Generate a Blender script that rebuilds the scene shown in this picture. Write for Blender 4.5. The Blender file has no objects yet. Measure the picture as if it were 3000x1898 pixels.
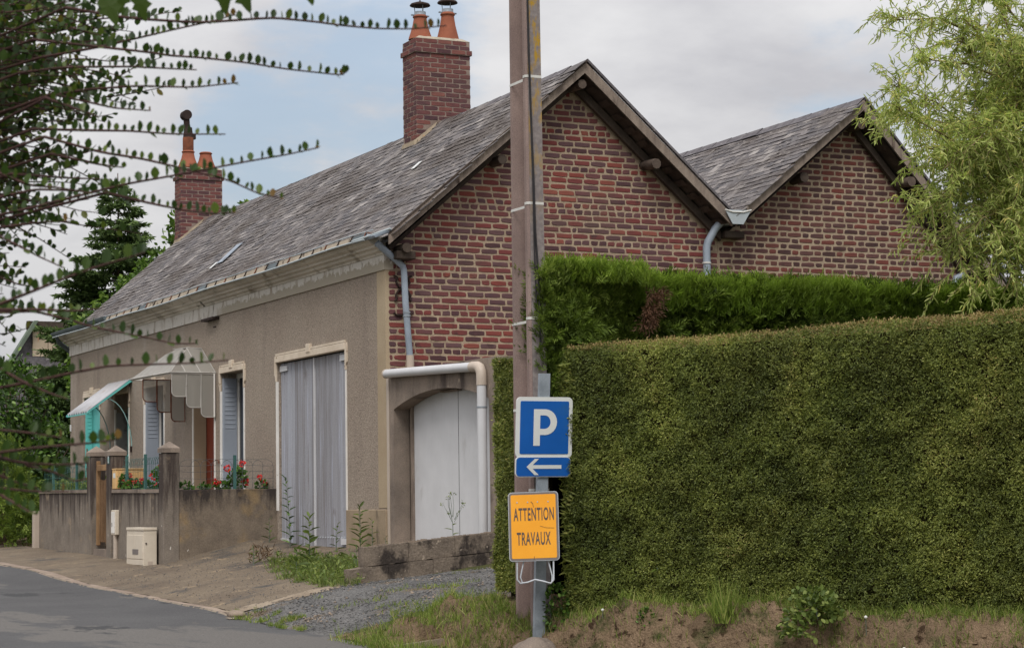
import bpy, bmesh, math, random
import numpy as np
from mathutils import Vector, Matrix, noise
R = math.radians
random.seed(7)
rng = np.random.default_rng(7)
scn = bpy.context.scene
COL = scn.collection

# ------------------------------------------------------------------ camera
cd = bpy.data.cameras.new('camera')
cd.lens = 74.7; cd.sensor_width = 36; cd.clip_start = .1; cd.clip_end = 2000
cd.dof.use_dof = True; cd.dof.focus_distance = 22.0; cd.dof.aperture_fstop = 11.5
cam = bpy.data.objects.new('camera', cd); COL.objects.link(cam)
cr = Vector((.90036771, -.43489167, -.01439508)); cu = Vector((-.02380042, -.08225344, .99632721)); cf = Vector((.43447845, .89671824, .08440895))
CAM = Vector((-9.78288, -23.68062, .44141))
cam.matrix_world = Matrix(((cr.x, cu.x, -cf.x, CAM.x), (cr.y, cu.y, -cf.y, CAM.y), (cr.z, cu.z, -cf.z, CAM.z), (0, 0, 0, 1)))
scn.camera = cam

# ------------------------------------------------------------------ sky, sun, exposure
SUN_EL, SUN_AZ = R(52), R(213)                     # azimuth clockwise from +Y
sund = Vector((math.sin(SUN_AZ) * math.cos(SUN_EL), math.cos(SUN_AZ) * math.cos(SUN_EL), math.sin(SUN_EL)))
world = bpy.data.worlds.new('World'); scn.world = world; world.use_nodes = True
wn, wl = world.node_tree.nodes, world.node_tree.links
wn.clear()
def wnode(t, **k):
    n = wn.new(t)
    for a, b in k.items(): setattr(n, a, b)
    return n
wout = wnode('ShaderNodeOutputWorld'); wbg = wnode('ShaderNodeBackground'); wbg.inputs[1].default_value = .1
sky = wnode('ShaderNodeTexSky'); sky.sky_type = 'NISHITA'; sky.sun_disc = False; sky.sun_elevation = SUN_EL; sky.sun_rotation = SUN_AZ; sky.dust_density = 2.5; sky.air_density = 1.1
tc = wnode('ShaderNodeTexCoord')
sep = wnode('ShaderNodeSeparateXYZ'); wl.new(tc.outputs['Generated'], sep.inputs[0])
def wmath(op, a, b=None, clamp=False):
    n = wnode('ShaderNodeMath', operation=op, use_clamp=clamp)
    for i, v in enumerate((a, b)):
        if v is None: continue
        if isinstance(v, (int, float)): n.inputs[i].default_value = v
        else: wl.new(v, n.inputs[i])
    return n.outputs[0]
zc = wmath('ADD', wmath('MAXIMUM', sep.outputs[2], 0.0), .22)
px = wmath('DIVIDE', sep.outputs[0], zc); py = wmath('DIVIDE', sep.outputs[1], zc)
comb = wnode('ShaderNodeCombineXYZ'); wl.new(px, comb.inputs[0]); wl.new(py, comb.inputs[1])
def wnoise(scale, detail, rough=.55, off=(0, 0, 0)):
    m = wnode('ShaderNodeMapping'); wl.new(comb.outputs[0], m.inputs[0]); m.inputs['Location'].default_value = off
    n = wnode('ShaderNodeTexNoise'); n.inputs['Scale'].default_value = scale; n.inputs['Detail'].default_value = detail; n.inputs['Roughness'].default_value = rough
    wl.new(m.outputs[0], n.inputs['Vector']); return n.outputs[0]
GAPA, GAPB, GAPC = (.3691, .9124, .1939), (.3261, .9299, .1705), (.5624, .8048, .1755)
# broken blue openings: a cloud deck with a gap over the far end of the house
big = wnoise(1.3, 8, .6, (3.1, .4, 0))
def blob(dx, dy, dz, lo, hi):
    d = Vector((dx, dy, dz)).normalized()
    vm = wnode('ShaderNodeVectorMath', operation='DOT_PRODUCT'); wl.new(tc.outputs['Generated'], vm.inputs[0]); vm.inputs[1].default_value = d
    mr = wnode('ShaderNodeMapRange', interpolation_type='SMOOTHSTEP'); wl.new(vm.outputs['Value'], mr.inputs[0])
    mr.inputs[1].default_value = math.cos(R(hi)); mr.inputs[2].default_value = math.cos(R(lo)); mr.inputs[3].default_value = 0; mr.inputs[4].default_value = 1
    return mr.outputs[0]
gap = wmath('MAXIMUM', blob(*GAPA, .5, 4.6), blob(*GAPB, .5, 3.2))
gap2 = blob(*GAPC, .5, 4.0)
edge = wnoise(7.5, 8, .6, (1.7, 5.2, 0))
cov = wmath('ADD', wmath('ADD', wmath('MULTIPLY', gap, .52), wmath('MULTIPLY', gap2, .24)), wmath('MULTIPLY', wmath('SUBTRACT', edge, .5), .9))
cov = wmath('ADD', cov, wmath('MULTIPLY', wmath('SUBTRACT', big, .5), .5))
mrc = wnode('ShaderNodeMapRange', interpolation_type='SMOOTHSTEP'); wl.new(cov, mrc.inputs[0])
mrc.inputs[1].default_value = .10; mrc.inputs[2].default_value = .52; mrc.inputs[3].default_value = 0; mrc.inputs[4].default_value = .8
shade = wnoise(3.2, 7, .55, (.3, 2.2, 0))
cr_ = wnode('ShaderNodeValToRGB'); shade = wmath('ADD', shade, wmath('ADD', wmath('MULTIPLY', blob(.2437, .9561, .1524 - .012, .5, 6.0), .16), wmath('MULTIPLY', blob(.4506, .8712, .1922, .5, 3.5), .14))); wl.new(shade, cr_.inputs[0])
e = cr_.color_ramp.elements; e[0].position = .34; e[0].color = (3.55, 3.55, 3.75, 1); e[1].position = .66; e[1].color = (5.0, 4.98, 5.05, 1)
tint = wnode('ShaderNodeMix', data_type='RGBA', blend_type='MIX'); tint.inputs[0].default_value = .55   # thin veil over the blue
wl.new(sky.outputs[0], tint.inputs[6]); tint.inputs[7].default_value = (2.75, 3.35, 4.05, 1)
mixc = wnode('ShaderNodeMix', data_type='RGBA'); wl.new(mrc.outputs[0], mixc.inputs[0]); wl.new(cr_.outputs[0], mixc.inputs[6]); wl.new(tint.outputs[2], mixc.inputs[7])
# overcast luminance rises towards the zenith (CIE overcast sky)
cie = wmath('MULTIPLY', wmath('ADD', wmath('MULTIPLY', wmath('MAXIMUM', sep.outputs[2], 0.0), 2.0), 1.0), .74)
mulc = wnode('ShaderNodeMix', data_type='RGBA', blend_type='MULTIPLY'); mulc.inputs[0].default_value = 1.0
wl.new(mixc.outputs[2], mulc.inputs[6]); wl.new(cie, mulc.inputs[7])
wl.new(mulc.outputs[2], wbg.inputs[0]); wl.new(wbg.outputs[0], wout.inputs[0])
sl = bpy.data.lights.new('sun', 'SUN'); sl.energy = 1.4; sl.angle = R(24); sl.color = (1, .965, .91)
sun = bpy.data.objects.new('sun', sl); COL.objects.link(sun); sun.rotation_euler = sund.to_track_quat('Z', 'Y').to_euler()
vs = scn.view_settings
scn.display_settings.display_device = 'sRGB'
vs.view_transform = 'Standard'; vs.look = 'None'; vs.exposure = .62; vs.gamma = 1; vs.use_curve_mapping = False
scn.cycles.max_bounces = 6; scn.cycles.diffuse_bounces = 3; scn.cycles.transparent_max_bounces = 8
try: scn.cycles.use_denoising = True
except Exception: pass

# ------------------------------------------------------------------ helpers: objects and meshes
ORG = {}
def tag(o, label=None, cat=None, group=None, kind=None):
    for k, v in (('label', label), ('category', cat), ('group', group), ('kind', kind)):
        if v: o[k] = v
    return o
def thing(name, loc, label, cat, group=None):
    o = bpy.data.objects.new(name, None); COL.objects.link(o); o.location = loc; o.empty_display_size = .2
    ORG[o] = Vector(loc); return tag(o, label, cat, group)
def put(o, parent):
    COL.objects.link(o)
    if parent: o.parent = parent
    ORG[o] = ORG.get(parent, Vector((0, 0, 0)))
    return o
class MB:
    """collects faces in world space; T maps local points to the world"""
    def __init__(s, T=None): s.v = []; s.f = []; s.sm = []; s.T = T
    def add(s, vs, fs, smooth=False):
        n = len(s.v); s.v += [Vector(p) if s.T is None else s.T(*p) for p in vs]
        for f in fs: s.f.append([n + i for i in f]); s.sm.append(smooth)
        return s
    def box(s, x0, x1, y0, y1, z0, z1, b=0):
        if b:
            bm = bmesh.new(); bmesh.ops.create_cube(bm, size=1)
            for v in bm.verts: v.co = Vector(((x0 + x1) / 2 + v.co.x * (x1 - x0), (y0 + y1) / 2 + v.co.y * (y1 - y0), (z0 + z1) / 2 + v.co.z * (z1 - z0)))
            bmesh.ops.bevel(bm, geom=list(bm.edges), offset=b, segments=1, affect='EDGES', profile=.5)
            bm.verts.ensure_lookup_table(); bm.verts.index_update()
            s.add([v.co.copy() for v in bm.verts], [[v.index for v in f.verts] for f in bm.faces]); bm.free(); return s
        return s.add([(x0, y0, z0), (x1, y0, z0), (x1, y1, z0), (x0, y1, z0), (x0, y0, z1), (x1, y0, z1), (x1, y1, z1), (x0, y1, z1)],
                     [(0, 3, 2, 1), (4, 5, 6, 7), (0, 1, 5, 4), (1, 2, 6, 5), (2, 3, 7, 6), (3, 0, 4, 7)])
    def prism(s, poly, c0, c1, P=lambda a, b, c: (a, b, c), caps=True, inner=None):
        n = len(poly); vs = [P(a, b, c0) for a, b in poly] + [P(a, b, c1) for a, b in poly]
        fs = [(i, (i + 1) % n, n + (i + 1) % n, n + i) for i in range(n)]
        if caps: fs += [tuple(range(n))[::-1], tuple(range(n, 2 * n))]
        return s.add(vs, fs)
    def tube(s, path, r, n=8, caps=True, r1=None, smooth=True):
        path = [Vector(p) for p in path]; m = len(path); vs = []; fs = []
        t0 = (path[1] - path[0]).normalized()
        a = t0.orthogonal().normalized()
        for i, p in enumerate(path):
            t = ((path[min(i + 1, m - 1)] - path[i]).normalized() + (path[i] - path[max(i - 1, 0)]).normalized()).normalized() if 0 < i < m - 1 else (path[min(i + 1, m - 1)] - path[max(i - 1, 0)]).normalized()
            a = (a - t * a.dot(t)).normalized(); b = t.cross(a)
            rr = r if r1 is None else r + (r1 - r) * i / (m - 1)
            vs += [p + (a * math.cos(2 * math.pi * k / n) + b * math.sin(2 * math.pi * k / n)) * rr for k in range(n)]
        for i in range(m - 1):
            for k in range(n): fs.append((i * n + k, i * n + (k + 1) % n, (i + 1) * n + (k + 1) % n, (i + 1) * n + k))
        s.add(vs, fs, smooth)
        if caps: s.add(vs[:n], [tuple(range(n))[::-1]]); s.add(vs[-n:], [tuple(range(n))])
        return s
    def lathe(s, o, prof, n=20, smooth=True):
        o = Vector(o); vs = []; fs = []
        for r, z in prof: vs += [o + Vector((r * math.cos(2 * math.pi * k / n), r * math.sin(2 * math.pi * k / n), z)) for k in range(n)]
        for i in range(len(prof) - 1):
            for k in range(n): fs.append((i * n + k, i * n + (k + 1) % n, (i + 1) * n + (k + 1) % n, (i + 1) * n + k))
        s.add(vs, fs, smooth)
        return s.add(vs[:n], [tuple(range(n))[::-1]]) and s.add(vs[-n:], [tuple(range(n))])
    def build(s, name, m, parent=None, label=None, cat=None, group=None, kind=None, fix=True):
        me = bpy.data.meshes.new(name); o0 = ORG.get(parent, Vector((0, 0, 0)))
        me.from_pydata([tuple(v - o0) for v in s.v], [], s.f)
        if any(s.sm): me.polygons.foreach_set('use_smooth', s.sm)
        me.materials.append(m)
        if fix:
            bm = bmesh.new(); bm.from_mesh(me); bmesh.ops.recalc_face_normals(bm, faces=bm.faces); bm.to_mesh(me); bm.free()
        me.update()
        o = put(bpy.data.objects.new(name, me), parent)
        return tag(o, label, cat, group, kind)
def bulk(name, V, F, m, parent=None, rnd=None, kind=None, smooth=False):
    """numpy mesh: V (n,3), F list of (k,) arrays of equal size, rnd per face"""
    o0 = np.array(ORG.get(parent, Vector((0, 0, 0)))); V = np.asarray(V, np.float32) - o0.astype(np.float32)
    F = np.asarray(F, np.int32); k = F.shape[1]
    me = bpy.data.meshes.new(name); me.vertices.add(len(V)); me.vertices.foreach_set('co', V.ravel())
    me.loops.add(F.size); me.loops.foreach_set('vertex_index', F.ravel())
    me.polygons.add(len(F)); me.polygons.foreach_set('loop_start', np.arange(0, F.size, k, dtype=np.int32)); me.polygons.foreach_set('loop_total', np.full(len(F), k, np.int32))
    if smooth: me.polygons.foreach_set('use_smooth', np.ones(len(F), bool))
    me.update(calc_edges=True)
    if rnd is not None:
        at = me.attributes.new('rnd', 'FLOAT', 'FACE'); at.data.foreach_set('value', np.asarray(rnd, np.float32))
    me.materials.append(m)
    o = put(bpy.data.objects.new(name, me), parent)
    return tag(o, kind=kind)
def nrm(a): return a / np.maximum(np.linalg.norm(a, axis=-1, keepdims=True), 1e-9)
RHOMB = (np.array([(0, 0, 0), (.42, .5, .10), (1, 0, -.02), (.42, -.5, .10)]), [(0, 1, 2), (0, 2, 3)])
OVAL = (np.array([(0, 0, 0), (.14, .30, .05), (.45, .5, .09), (.78, .36, .06), (1, 0, 0), (.78, -.36, .06), (.45, -.5, .09), (.14, -.30, .05), (.5, 0, 0)]),
        [(0, 1, 8), (1, 2, 8), (2, 3, 8), (3, 4, 8), (4, 5, 8), (5, 6, 8), (6, 7, 8), (7, 0, 8)])
LANCE = (np.array([(0, 0, 0), (.3, .5, .08), (.7, .34, .02), (1, 0, -.10), (.7, -.34, .02), (.3, -.5, .08), (.5, 0, -.02)]),
         [(0, 1, 6), (1, 2, 6), (2, 3, 6), (3, 4, 6), (4, 5, 6), (5, 0, 6)])
BLADE = (np.array([(0, .5, 0), (0, -.5, 0), (.55, .34, .10), (.55, -.34, .10), (1, 0, .36)]), [(0, 1, 3), (0, 3, 2), (2, 3, 4)])
def leaves(name, P, A, N, L, W, tm, m, parent=None, rnd=None, kind='stuff'):
    """one mesh of leaf faces: base points P, axes A, normals N, lengths L, widths W"""
    P, A, N = np.asarray(P, float), nrm(np.asarray(A, float)), np.asarray(N, float)
    n = len(P); L = np.broadcast_to(np.asarray(L, float), (n,)); W = np.broadcast_to(np.asarray(W, float), (n,))
    B = nrm(np.cross(N, A)); Nn = np.cross(A, B)
    tv, tf = tm; k = len(tv)
    V = P[:, None] + A[:, None] * (tv[None, :, 0:1] * L[:, None, None]) + B[:, None] * (tv[None, :, 1:2] * W[:, None, None]) + Nn[:, None] * (tv[None, :, 2:3] * L[:, None, None])
    F = (np.arange(n)[:, None, None] * k + np.array(tf)[None]).reshape(-1, 3)
    rnd = rng.random(n) if rnd is None else np.asarray(rnd)
    return bulk(name, V.reshape(-1, 3), F, m, parent, np.repeat(rnd, len(tf)), kind)
def sphere_dirs(n): return nrm(rng.normal(size=(n, 3)))

# ------------------------------------------------------------------ helpers: materials
def c(r, g, b, k=1.0):
    f = lambda u: ((u / 255 + .055) / 1.055) ** 2.4 if u > 10 else u / 255 / 12.92
    return (f(r) * k, f(g) * k, f(b) * k, 1)
class NT:
    def __init__(s, name):
        s.m = bpy.data.materials.new(name); s.m.use_nodes = True; s.n = s.m.node_tree.nodes; s.l = s.m.node_tree.links
        s.b = s.n['Principled BSDF']; s.out = s.n['Material Output']; s.pos = s.n.new('ShaderNodeNewGeometry').outputs['Position']
    def noise(s, scale, detail=5, rough=.6, stretch=None, off=0):
        n = s.n.new('ShaderNodeTexNoise'); n.inputs['Scale'].default_value = scale; n.inputs['Detail'].default_value = detail; n.inputs['Roughness'].default_value = rough
        mp = s.n.new('ShaderNodeMapping'); mp.inputs['Location'].default_value = (off, off * 1.7, off * .6)
        if stretch: mp.inputs['Scale'].default_value = stretch
        s.l.new(s.pos, mp.inputs[0]); s.l.new(mp.outputs[0], n.inputs['Vector']); return n.outputs[0]
    def ramp(s, fac, stops):
        r = s.n.new('ShaderNodeValToRGB'); s.l.new(fac, r.inputs[0]); el = r.color_ramp.elements
        while len(el) < len(stops): el.new(.5)
        for q, (p, col) in zip(el, stops): q.position = p; q.color = col
        return r.outputs[0]
    def rng_(s, fac, a, b, lo=0., hi=1.):
        r = s.n.new('ShaderNodeMapRange'); s.l.new(fac, r.inputs[0])
        for i, v in zip((1, 2, 3, 4), (a, b, lo, hi)): r.inputs[i].default_value = v
        return r.outputs[0]
    def mix(s, fac, a, b, mode='MIX'):
        n = s.n.new('ShaderNodeMix'); n.data_type = 'RGBA'; n.blend_type = mode
        for i, v in ((0, fac), (6, a), (7, b)):
            if isinstance(v, (int, float)): n.inputs[i].default_value = v
            elif isinstance(v, tuple): n.inputs[i].default_value = v
            else: s.l.new(v, n.inputs[i])
        return n.outputs[2]
    def math(s, op, a, b):
        n = s.n.new('ShaderNodeMath'); n.operation = op
        for i, v in enumerate((a, b)):
            if isinstance(v, (int, float)): n.inputs[i].default_value = v
            else: s.l.new(v, n.inputs[i])
        return n.outputs[0]
    def attr(s):
        n = s.n.new('ShaderNodeAttribute'); n.attribute_name = 'rnd'; return n.outputs['Fac']
    def objrnd(s): return s.n.new('ShaderNodeObjectInfo').outputs['Random']
    def bump(s, h, strength, dist=.01):
        b = s.n.new('ShaderNodeBump'); b.inputs['Strength'].default_value = strength; b.inputs['Distance'].default_value = dist
        s.l.new(h, b.inputs['Height']); s.l.new(b.outputs[0], s.b.inputs['Normal'])
    def fin(s, col, rough=.85, spec=.3, metal=0):
        if isinstance(col, tuple): s.b.inputs['Base Color'].default_value = col
        else: s.l.new(col, s.b.inputs['Base Color'])
        s.b.inputs['Roughness'].default_value = rough; s.b.inputs['Specular IOR Level'].default_value = spec; s.b.inputs['Metallic'].default_value = metal
        return s.m
def mat(name, a, b, scale=6, rough=.85, spec=.3, bump=.3, bscale=60, dist=.006, over=(), fine=.25, fscale=90, stretch=None, metal=0, src=None, srcstops=None):
    """two-tone noise surface; over: (colour, scale, threshold, softness, stretch) blotches"""
    t = NT(name)
    base = t.ramp(t.noise(scale, 6, .6, stretch), [(.32, a), (.68, b)])
    if src:
        base = t.mix(.35, t.ramp(t.objrnd() if src == 'obj' else t.attr(), srcstops), base) if srcstops and a != b else t.ramp(t.objrnd() if src == 'obj' else t.attr(), srcstops)
    for i, (col, sc, th, so, st) in enumerate(over):
        base = t.mix(t.rng_(t.noise(sc, 7, .62, st, 3.7 + i * 5.1), th, th + so), base, col)
    if fine:
        g = t.rng_(t.noise(fscale, 3, .6, None, 9.3), .25, .75, 1 - fine, 1 + fine)
        base = t.mix(1.0, base, g, 'MULTIPLY')
    if bump: t.bump(t.noise(bscale, 4, .6, stretch), bump, dist)
    return t.fin(base, rough, spec, metal)
def foliage(name, stops, trans=.3, rough=.55, spec=.25, vary=.25):
    t = NT(name)
    col = t.ramp(t.attr(), stops)
    g = t.rng_(t.noise(1.6, 3, .5), .3, .7, 1 - vary, 1 + vary)
    col = t.mix(1.0, col, g, 'MULTIPLY')
    t.fin(col, rough, spec)
    tr = t.n.new('ShaderNodeBsdfTranslucent'); mx = t.n.new('ShaderNodeMixShader'); mx.inputs[0].default_value = trans
    t.l.new(t.mix(1.0, col, (1.06, 1.12, .82, 1), 'MULTIPLY'), tr.inputs[0])
    t.l.new(t.b.outputs[0], mx.inputs[1]); t.l.new(tr.outputs[0], mx.inputs[2]); t.l.new(mx.outputs[0], t.out.inputs[0])
    return t.m
# ------------------------------------------------------------------ materials
M = {}
M['road'] = mat('asphalt', c(92, 91, 92, .62), c(104, 103, 103, .62), 1.1, .9, .25, .6, 70, .006, [(c(120, 116, 112, .62), .45, .54, .03, (1, .45, 1)), (c(78, 78, 79, .6), 1.3, .62, .03, (1, .4, 1)), (c(132, 124, 114, .6), 2.6, .68, .04, (1, .3, 1)), (c(70, 70, 72, .55), 34, .64, .08, None), (c(134, 132, 130, .6), 36, .67, .06, None)], .3, 55)
M['pave'] = mat('worn_pavement', c(126, 112, 98, .62), c(150, 135, 116, .62), 1.4, .95, .15, .8, 60, .01, [(c(106, 101, 97, .56), 1.1, .57, .10, None), (c(172, 152, 126, .6), 4.1, .60, .06, None), (c(88, 82, 74, .5), 26, .60, .08, None), (c(178, 164, 146, .6), 30, .64, .06, None)], .4, 60)
M['gravel'] = mat('grey_gravel', c(116, 115, 114, .64), c(144, 141, 138, .66), 2.0, .95, .2, 1.0, 50, .03, [(c(142, 126, 106, .6), 1.6, .565, .08, None), (c(84, 86, 92, .5), 22, .58, .08, None), (c(176, 174, 170, .6), 26, .62, .06, None)], .55, 45)
M['kerb'] = mat('kerb_stone', c(150, 132, 118, .7), c(176, 158, 142, .72), 3, .9, .2, .4, 80, .005, [(c(108, 96, 88, .55), 5, .6, .06, None)])
M['soil'] = mat('bare_soil', c(128, 108, 87, .62), c(160, 136, 110, .66), 3, 1, .05, 1.0, 28, .05, [(c(92, 74, 58, .5), 7, .57, .06, None), (c(92, 98, 60, .5), 3.6, .55, .12, None), (c(192, 164, 140, .62), 22, .66, .05, None)], .35, 120)
M['turf'] = mat('turf_ground', c(70, 84, 46, .6), c(104, 104, 70, .6), 2.5, 1, .05, .6, 60, .02)
M['render'] = mat('roughcast_render', c(144, 131, 119), c(154, 142, 129), .7, .97, .1, .7, 48, .012, [(c(126, 114, 106), 1.3, .56, .16, (.9, .9, .16)), (c(168, 158, 148), 1.1, .60, .16, (.8, .8, .25)), (c(116, 100, 90), 34, .60, .10, None), (c(180, 166, 152), 40, .62, .10, None)], .38, 46)
M['smooth'] = mat('smooth_render', c(158, 140, 116), c(172, 156, 132), 1.2, .9, .15, .25, 40, .004, [(c(128, 116, 100), 2.2, .6, .1, (1, 1, .3))], .12)
M['plinth'] = mat('plinth_render', c(140, 124, 104), c(160, 143, 121), 2.0, .95, .1, .5, 60, .006, [(c(104, 94, 82), 3, .58, .1, (1, 1, .4))], .2)
M['concrete'] = mat('stained_concrete', c(112, 102, 94), c(146, 132, 120), 2.2, .95, .12, .6, 70, .006, [(c(84, 75, 70), 2.4, .56, .12, (1, 1, .28)), (c(168, 154, 138), 8, .66, .05, None)], .25)
M['wallstain'] = mat('weathered_garden_wall', c(112, 102, 92), c(144, 130, 116), 1.6, .97, .1, .6, 60, .006, [(c(74, 66, 60), 2.6, .50, .16, (1.4, 1.4, .22)), (c(158, 142, 120), 2.0, .63, .1, (1, 1, .7)), (c(206, 198, 188), 17, .735, .02, (1, 1, .55))], .25)
M['wallside'] = mat('damp_garden_wall', c(92, 84, 76), c(126, 114, 100), 1.3, .97, .1, .6, 60, .006, [(c(60, 54, 52), 1.8, .50, .16, (1, 1, .6)), (c(150, 132, 106), 1.2, .62, .12, None), (c(214, 208, 200), 15, .745, .02, None)], .25)
M['cornice'] = mat('painted_cornice', c(178, 170, 158), c(208, 200, 188), 1.6, .85, .2, .4, 40, .008, [(c(138, 128, 114), 2.2, .54, .12, (.9, 1.0, 2.2)), (c(74, 66, 58), 2.0, .66, .04, (.8, .9, 1.8)), (c(108, 98, 86), 9, .64, .06, (1, 1, .6))], .15)
M['frieze'] = mat('flaking_frieze', c(190, 186, 180), c(214, 210, 204), 1.4, .85, .2, .3, 50, .004, [(c(158, 150, 136), .9, .53, .03, (1, 1, 1.2)), (c(132, 120, 106), 3.0, .68, .05, (1, 1, .3))], .12)
M['mortar'] = mat('lime_mortar', c(148, 131, 113), c(170, 152, 131), 4, 1, .05, .8, 90, .006, [(c(120, 104, 88), 2.2, .60, .12, None)], .25)
BR = [(0, c(60, 44, 47)), (.12, c(82, 62, 66)), (.28, c(98, 76, 78)), (.42, c(108, 68, 67)), (.62, c(116, 59, 56)), (.82, c(124, 58, 53)), (.94, c(136, 66, 54)), (1, c(146, 84, 68))]
BR2 = [(0, c(58, 46, 47)), (.2, c(80, 60, 60)), (.45, c(94, 66, 64)), (.7, c(104, 68, 62)), (.87, c(114, 62, 55)), (1, c(124, 66, 56))]
BRC = [(0, c(64, 50, 56)), (.3, c(86, 63, 67)), (.6, c(108, 68, 66)), (.85, c(122, 76, 69)), (1, c(134, 88, 78))]
def brickmats(k, st):
    kw = dict(scale=14, rough=.9, spec=.2, bump=.5, bscale=110, dist=.004, over=[(c(150, 132, 120), 12, .70, .08, None), (c(60, 46, 48), 5, .62, .14, None), (c(92, 72, 68), 1.0, .55, .22, None)], fine=.22, fscale=120)
    t = []
    for s in ('obj', 'attr'):
        t.append(mat('brick_' + k + '_' + s, st[3][1], (st[1][1][0], st[1][1][1], st[1][1][2], 1), src=s, srcstops=st, **kw))
    return t
M['bk1'], M['bk1s'] = brickmats('gable', BR); M['bk2'], M['bk2s'] = brickmats('gable_two', BR2); M['bkc'], M['bkcs'] = brickmats('chimney', BRC)
SL = [(0, c(74, 71, 74)), (.25, c(90, 86, 87)), (.5, c(102, 97, 97)), (.75, c(114, 108, 107)), (.94, c(128, 122, 119)), (1, c(152, 146, 142))]
def slatemat(s):
    t = NT('slate_' + s)
    a = t.ramp(t.objrnd() if s == 'obj' else t.attr(), SL)
    a = t.mix(t.rng_(t.noise(1.1, 6, .62, (1.5, .7, 1.5)), .45, .62), a, c(78, 70, 66))
    a = t.mix(t.rng_(t.noise(14, 7, .7), .56, .70), a, c(160, 153, 146))
    a = t.mix(t.rng_(t.noise(23, 5, .7, None, 5), .66, .72), a, c(150, 150, 110))
    a = t.mix(1.0, a, t.rng_(t.noise(60, 3, .6), .25, .75, .7, 1.3), 'MULTIPLY')
    t.bump(t.noise(45, 4, .6), .4, .006)
    return t.fin(a, .8, .35)
M['sl'], M['sls'] = slatemat('obj'), slatemat('attr')
M['wood'] = mat('weathered_timber', c(110, 98, 90), c(150, 136, 124), 3, .9, .15, .6, 40, .006, [(c(72, 60, 54), 3, .6, .1, (3, 3, .5))], .2, stretch=(3, 3, 1))
M['woodd'] = mat('dark_timber', c(58, 50, 46), c(84, 74, 66), 4, .95, .1, .5, 40, .006)
M['plank'] = mat('peeling_blue_grey_plank', c(140, 138, 142), c(166, 167, 176), 9, .85, .2, .05, 90, .001, [(c(120, 112, 110), 9, .56, .12, (3, 3, .10)), (c(176, 180, 196), 8, .57, .14, (3, 3, .09)), (c(98, 86, 80), 1.4, .66, .1, (1, 1, .8))], .12, 60, stretch=(4, 4, .12), src='obj', srcstops=[(0, c(122, 120, 121)), (.5, c(147, 147, 151)), (1, c(168, 172, 181))])
M['gboard'] = mat('gutter_back_board', c(150, 138, 122), c(172, 160, 144), 4, .9, .15, .3, 40, .004, [(c(96, 86, 76), 6, .60, .06, None)], .12)
M['cbar'] = mat('canopy_bar_paint', c(160, 156, 150), c(180, 176, 170), 6, .6, .3, .1, 40, .002, [(c(132, 120, 108), 9, .62, .06, None)], .06)
M['awn'] = mat('awning_sheet', c(162, 162, 166), c(184, 183, 186), 3, .5, .4, .05, 30, .002, [(c(160, 152, 148), 4, .58, .1, None)], .05)
M['stay'] = mat('pale_turquoise_stay', c(126, 164, 162), c(140, 178, 176), 3, .6, .3, 0, 30, .002, (), .04)
M['white'] = mat('white_paint', c(216, 212, 206), c(232, 228, 222), 4, .6, .4, .15, 40, .002, [(c(176, 166, 152), 7, .66, .05, None)], .05)
M['cream'] = mat('cream_lintel_paint', c(196, 180, 160), c(216, 202, 184), 4, .8, .2, .3, 60, .004, [(c(158, 138, 114), 9, .62, .05, (1, 1, 1.6))], .1)
M['pvc'] = mat('grey_white_pvc', c(192, 192, 194), c(204, 204, 206), 2, .45, .4, .05, 30, .001, [(c(168, 166, 164), 2, .6, .12, (1, 1, .5))], .03)
M['pvcj'] = mat('beige_pvc_joint', c(172, 158, 144), c(186, 172, 158), 3, .5, .4, .05, 30, .001, (), .04)
M['zinc'] = mat('zinc', c(126, 136, 148), c(150, 160, 172), 3, .5, .45, .1, 30, .002, [(c(104, 110, 118), 4, .6, .08, None)], .08)
M['zincd'] = mat('dark_zinc', c(74, 84, 88), c(96, 106, 110), 3, .55, .4, .1, 30, .002, [(c(58, 66, 70), 4, .6, .08, None)], .08)
M['zincl'] = mat('pale_zinc', c(158, 166, 170), c(178, 186, 188), 3, .5, .4, .1, 30, .002, (), .06)
M['rust'] = mat('rusty_iron', c(94, 58, 44), c(124, 74, 52), 12, .9, .2, .4, 80, .002)
M['iron'] = mat('dark_iron', c(44, 36, 34), c(64, 52, 48), 8, .9, .2, .3, 60, .002)
M['terra'] = mat('terracotta', c(134, 78, 58), c(154, 94, 71), 4, .8, .25, .2, 50, .003, [(c(150, 78, 56), 3, .58, .1, None), (c(120, 96, 84), 9, .68, .06, None)], .1)
M['capmortar'] = mat('chimney_mortar_cap', c(150, 142, 126), c(176, 166, 150), 6, 1, .05, .6, 60, .006, [(c(190, 120, 50), 9, .70, .04, None), (c(110, 108, 94), 5, .6, .08, None)], .2)
M['flash'] = mat('cement_fillet', c(134, 122, 106), c(160, 146, 126), 5, 1, .05, .4, 60, .004, [(c(176, 132, 82), 5, .6, .08, None)], .15)
M['turq'] = mat('turquoise_paint', c(92, 176, 172), c(112, 194, 188), 3, .6, .3, .1, 40, .002, [(c(120, 104, 80), 14, .70, .04, None)], .06)
M['shut'] = mat('grey_blue_shutter_paint', c(138, 144, 154), c(150, 157, 168), 2, .55, .3, .05, 30, .002, [(c(126, 132, 142), 3, .62, .1, None)], .04)
M['dark'] = mat('dark_interior', c(34, 32, 34), c(48, 46, 48), 2, .9, .1, 0, 30, .002)
M['curtain'] = mat('grey_curtain', c(128, 128, 126), c(158, 158, 154), 2.2, .9, .1, .2, 20, .004, [(c(92, 92, 94), 1.6, .55, .06, None)], .06)
M['redwood'] = mat('red_brown_door_paint', c(112, 48, 32), c(130, 60, 40), 3, .6, .3, .2, 40, .003, (), .1)
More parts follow.
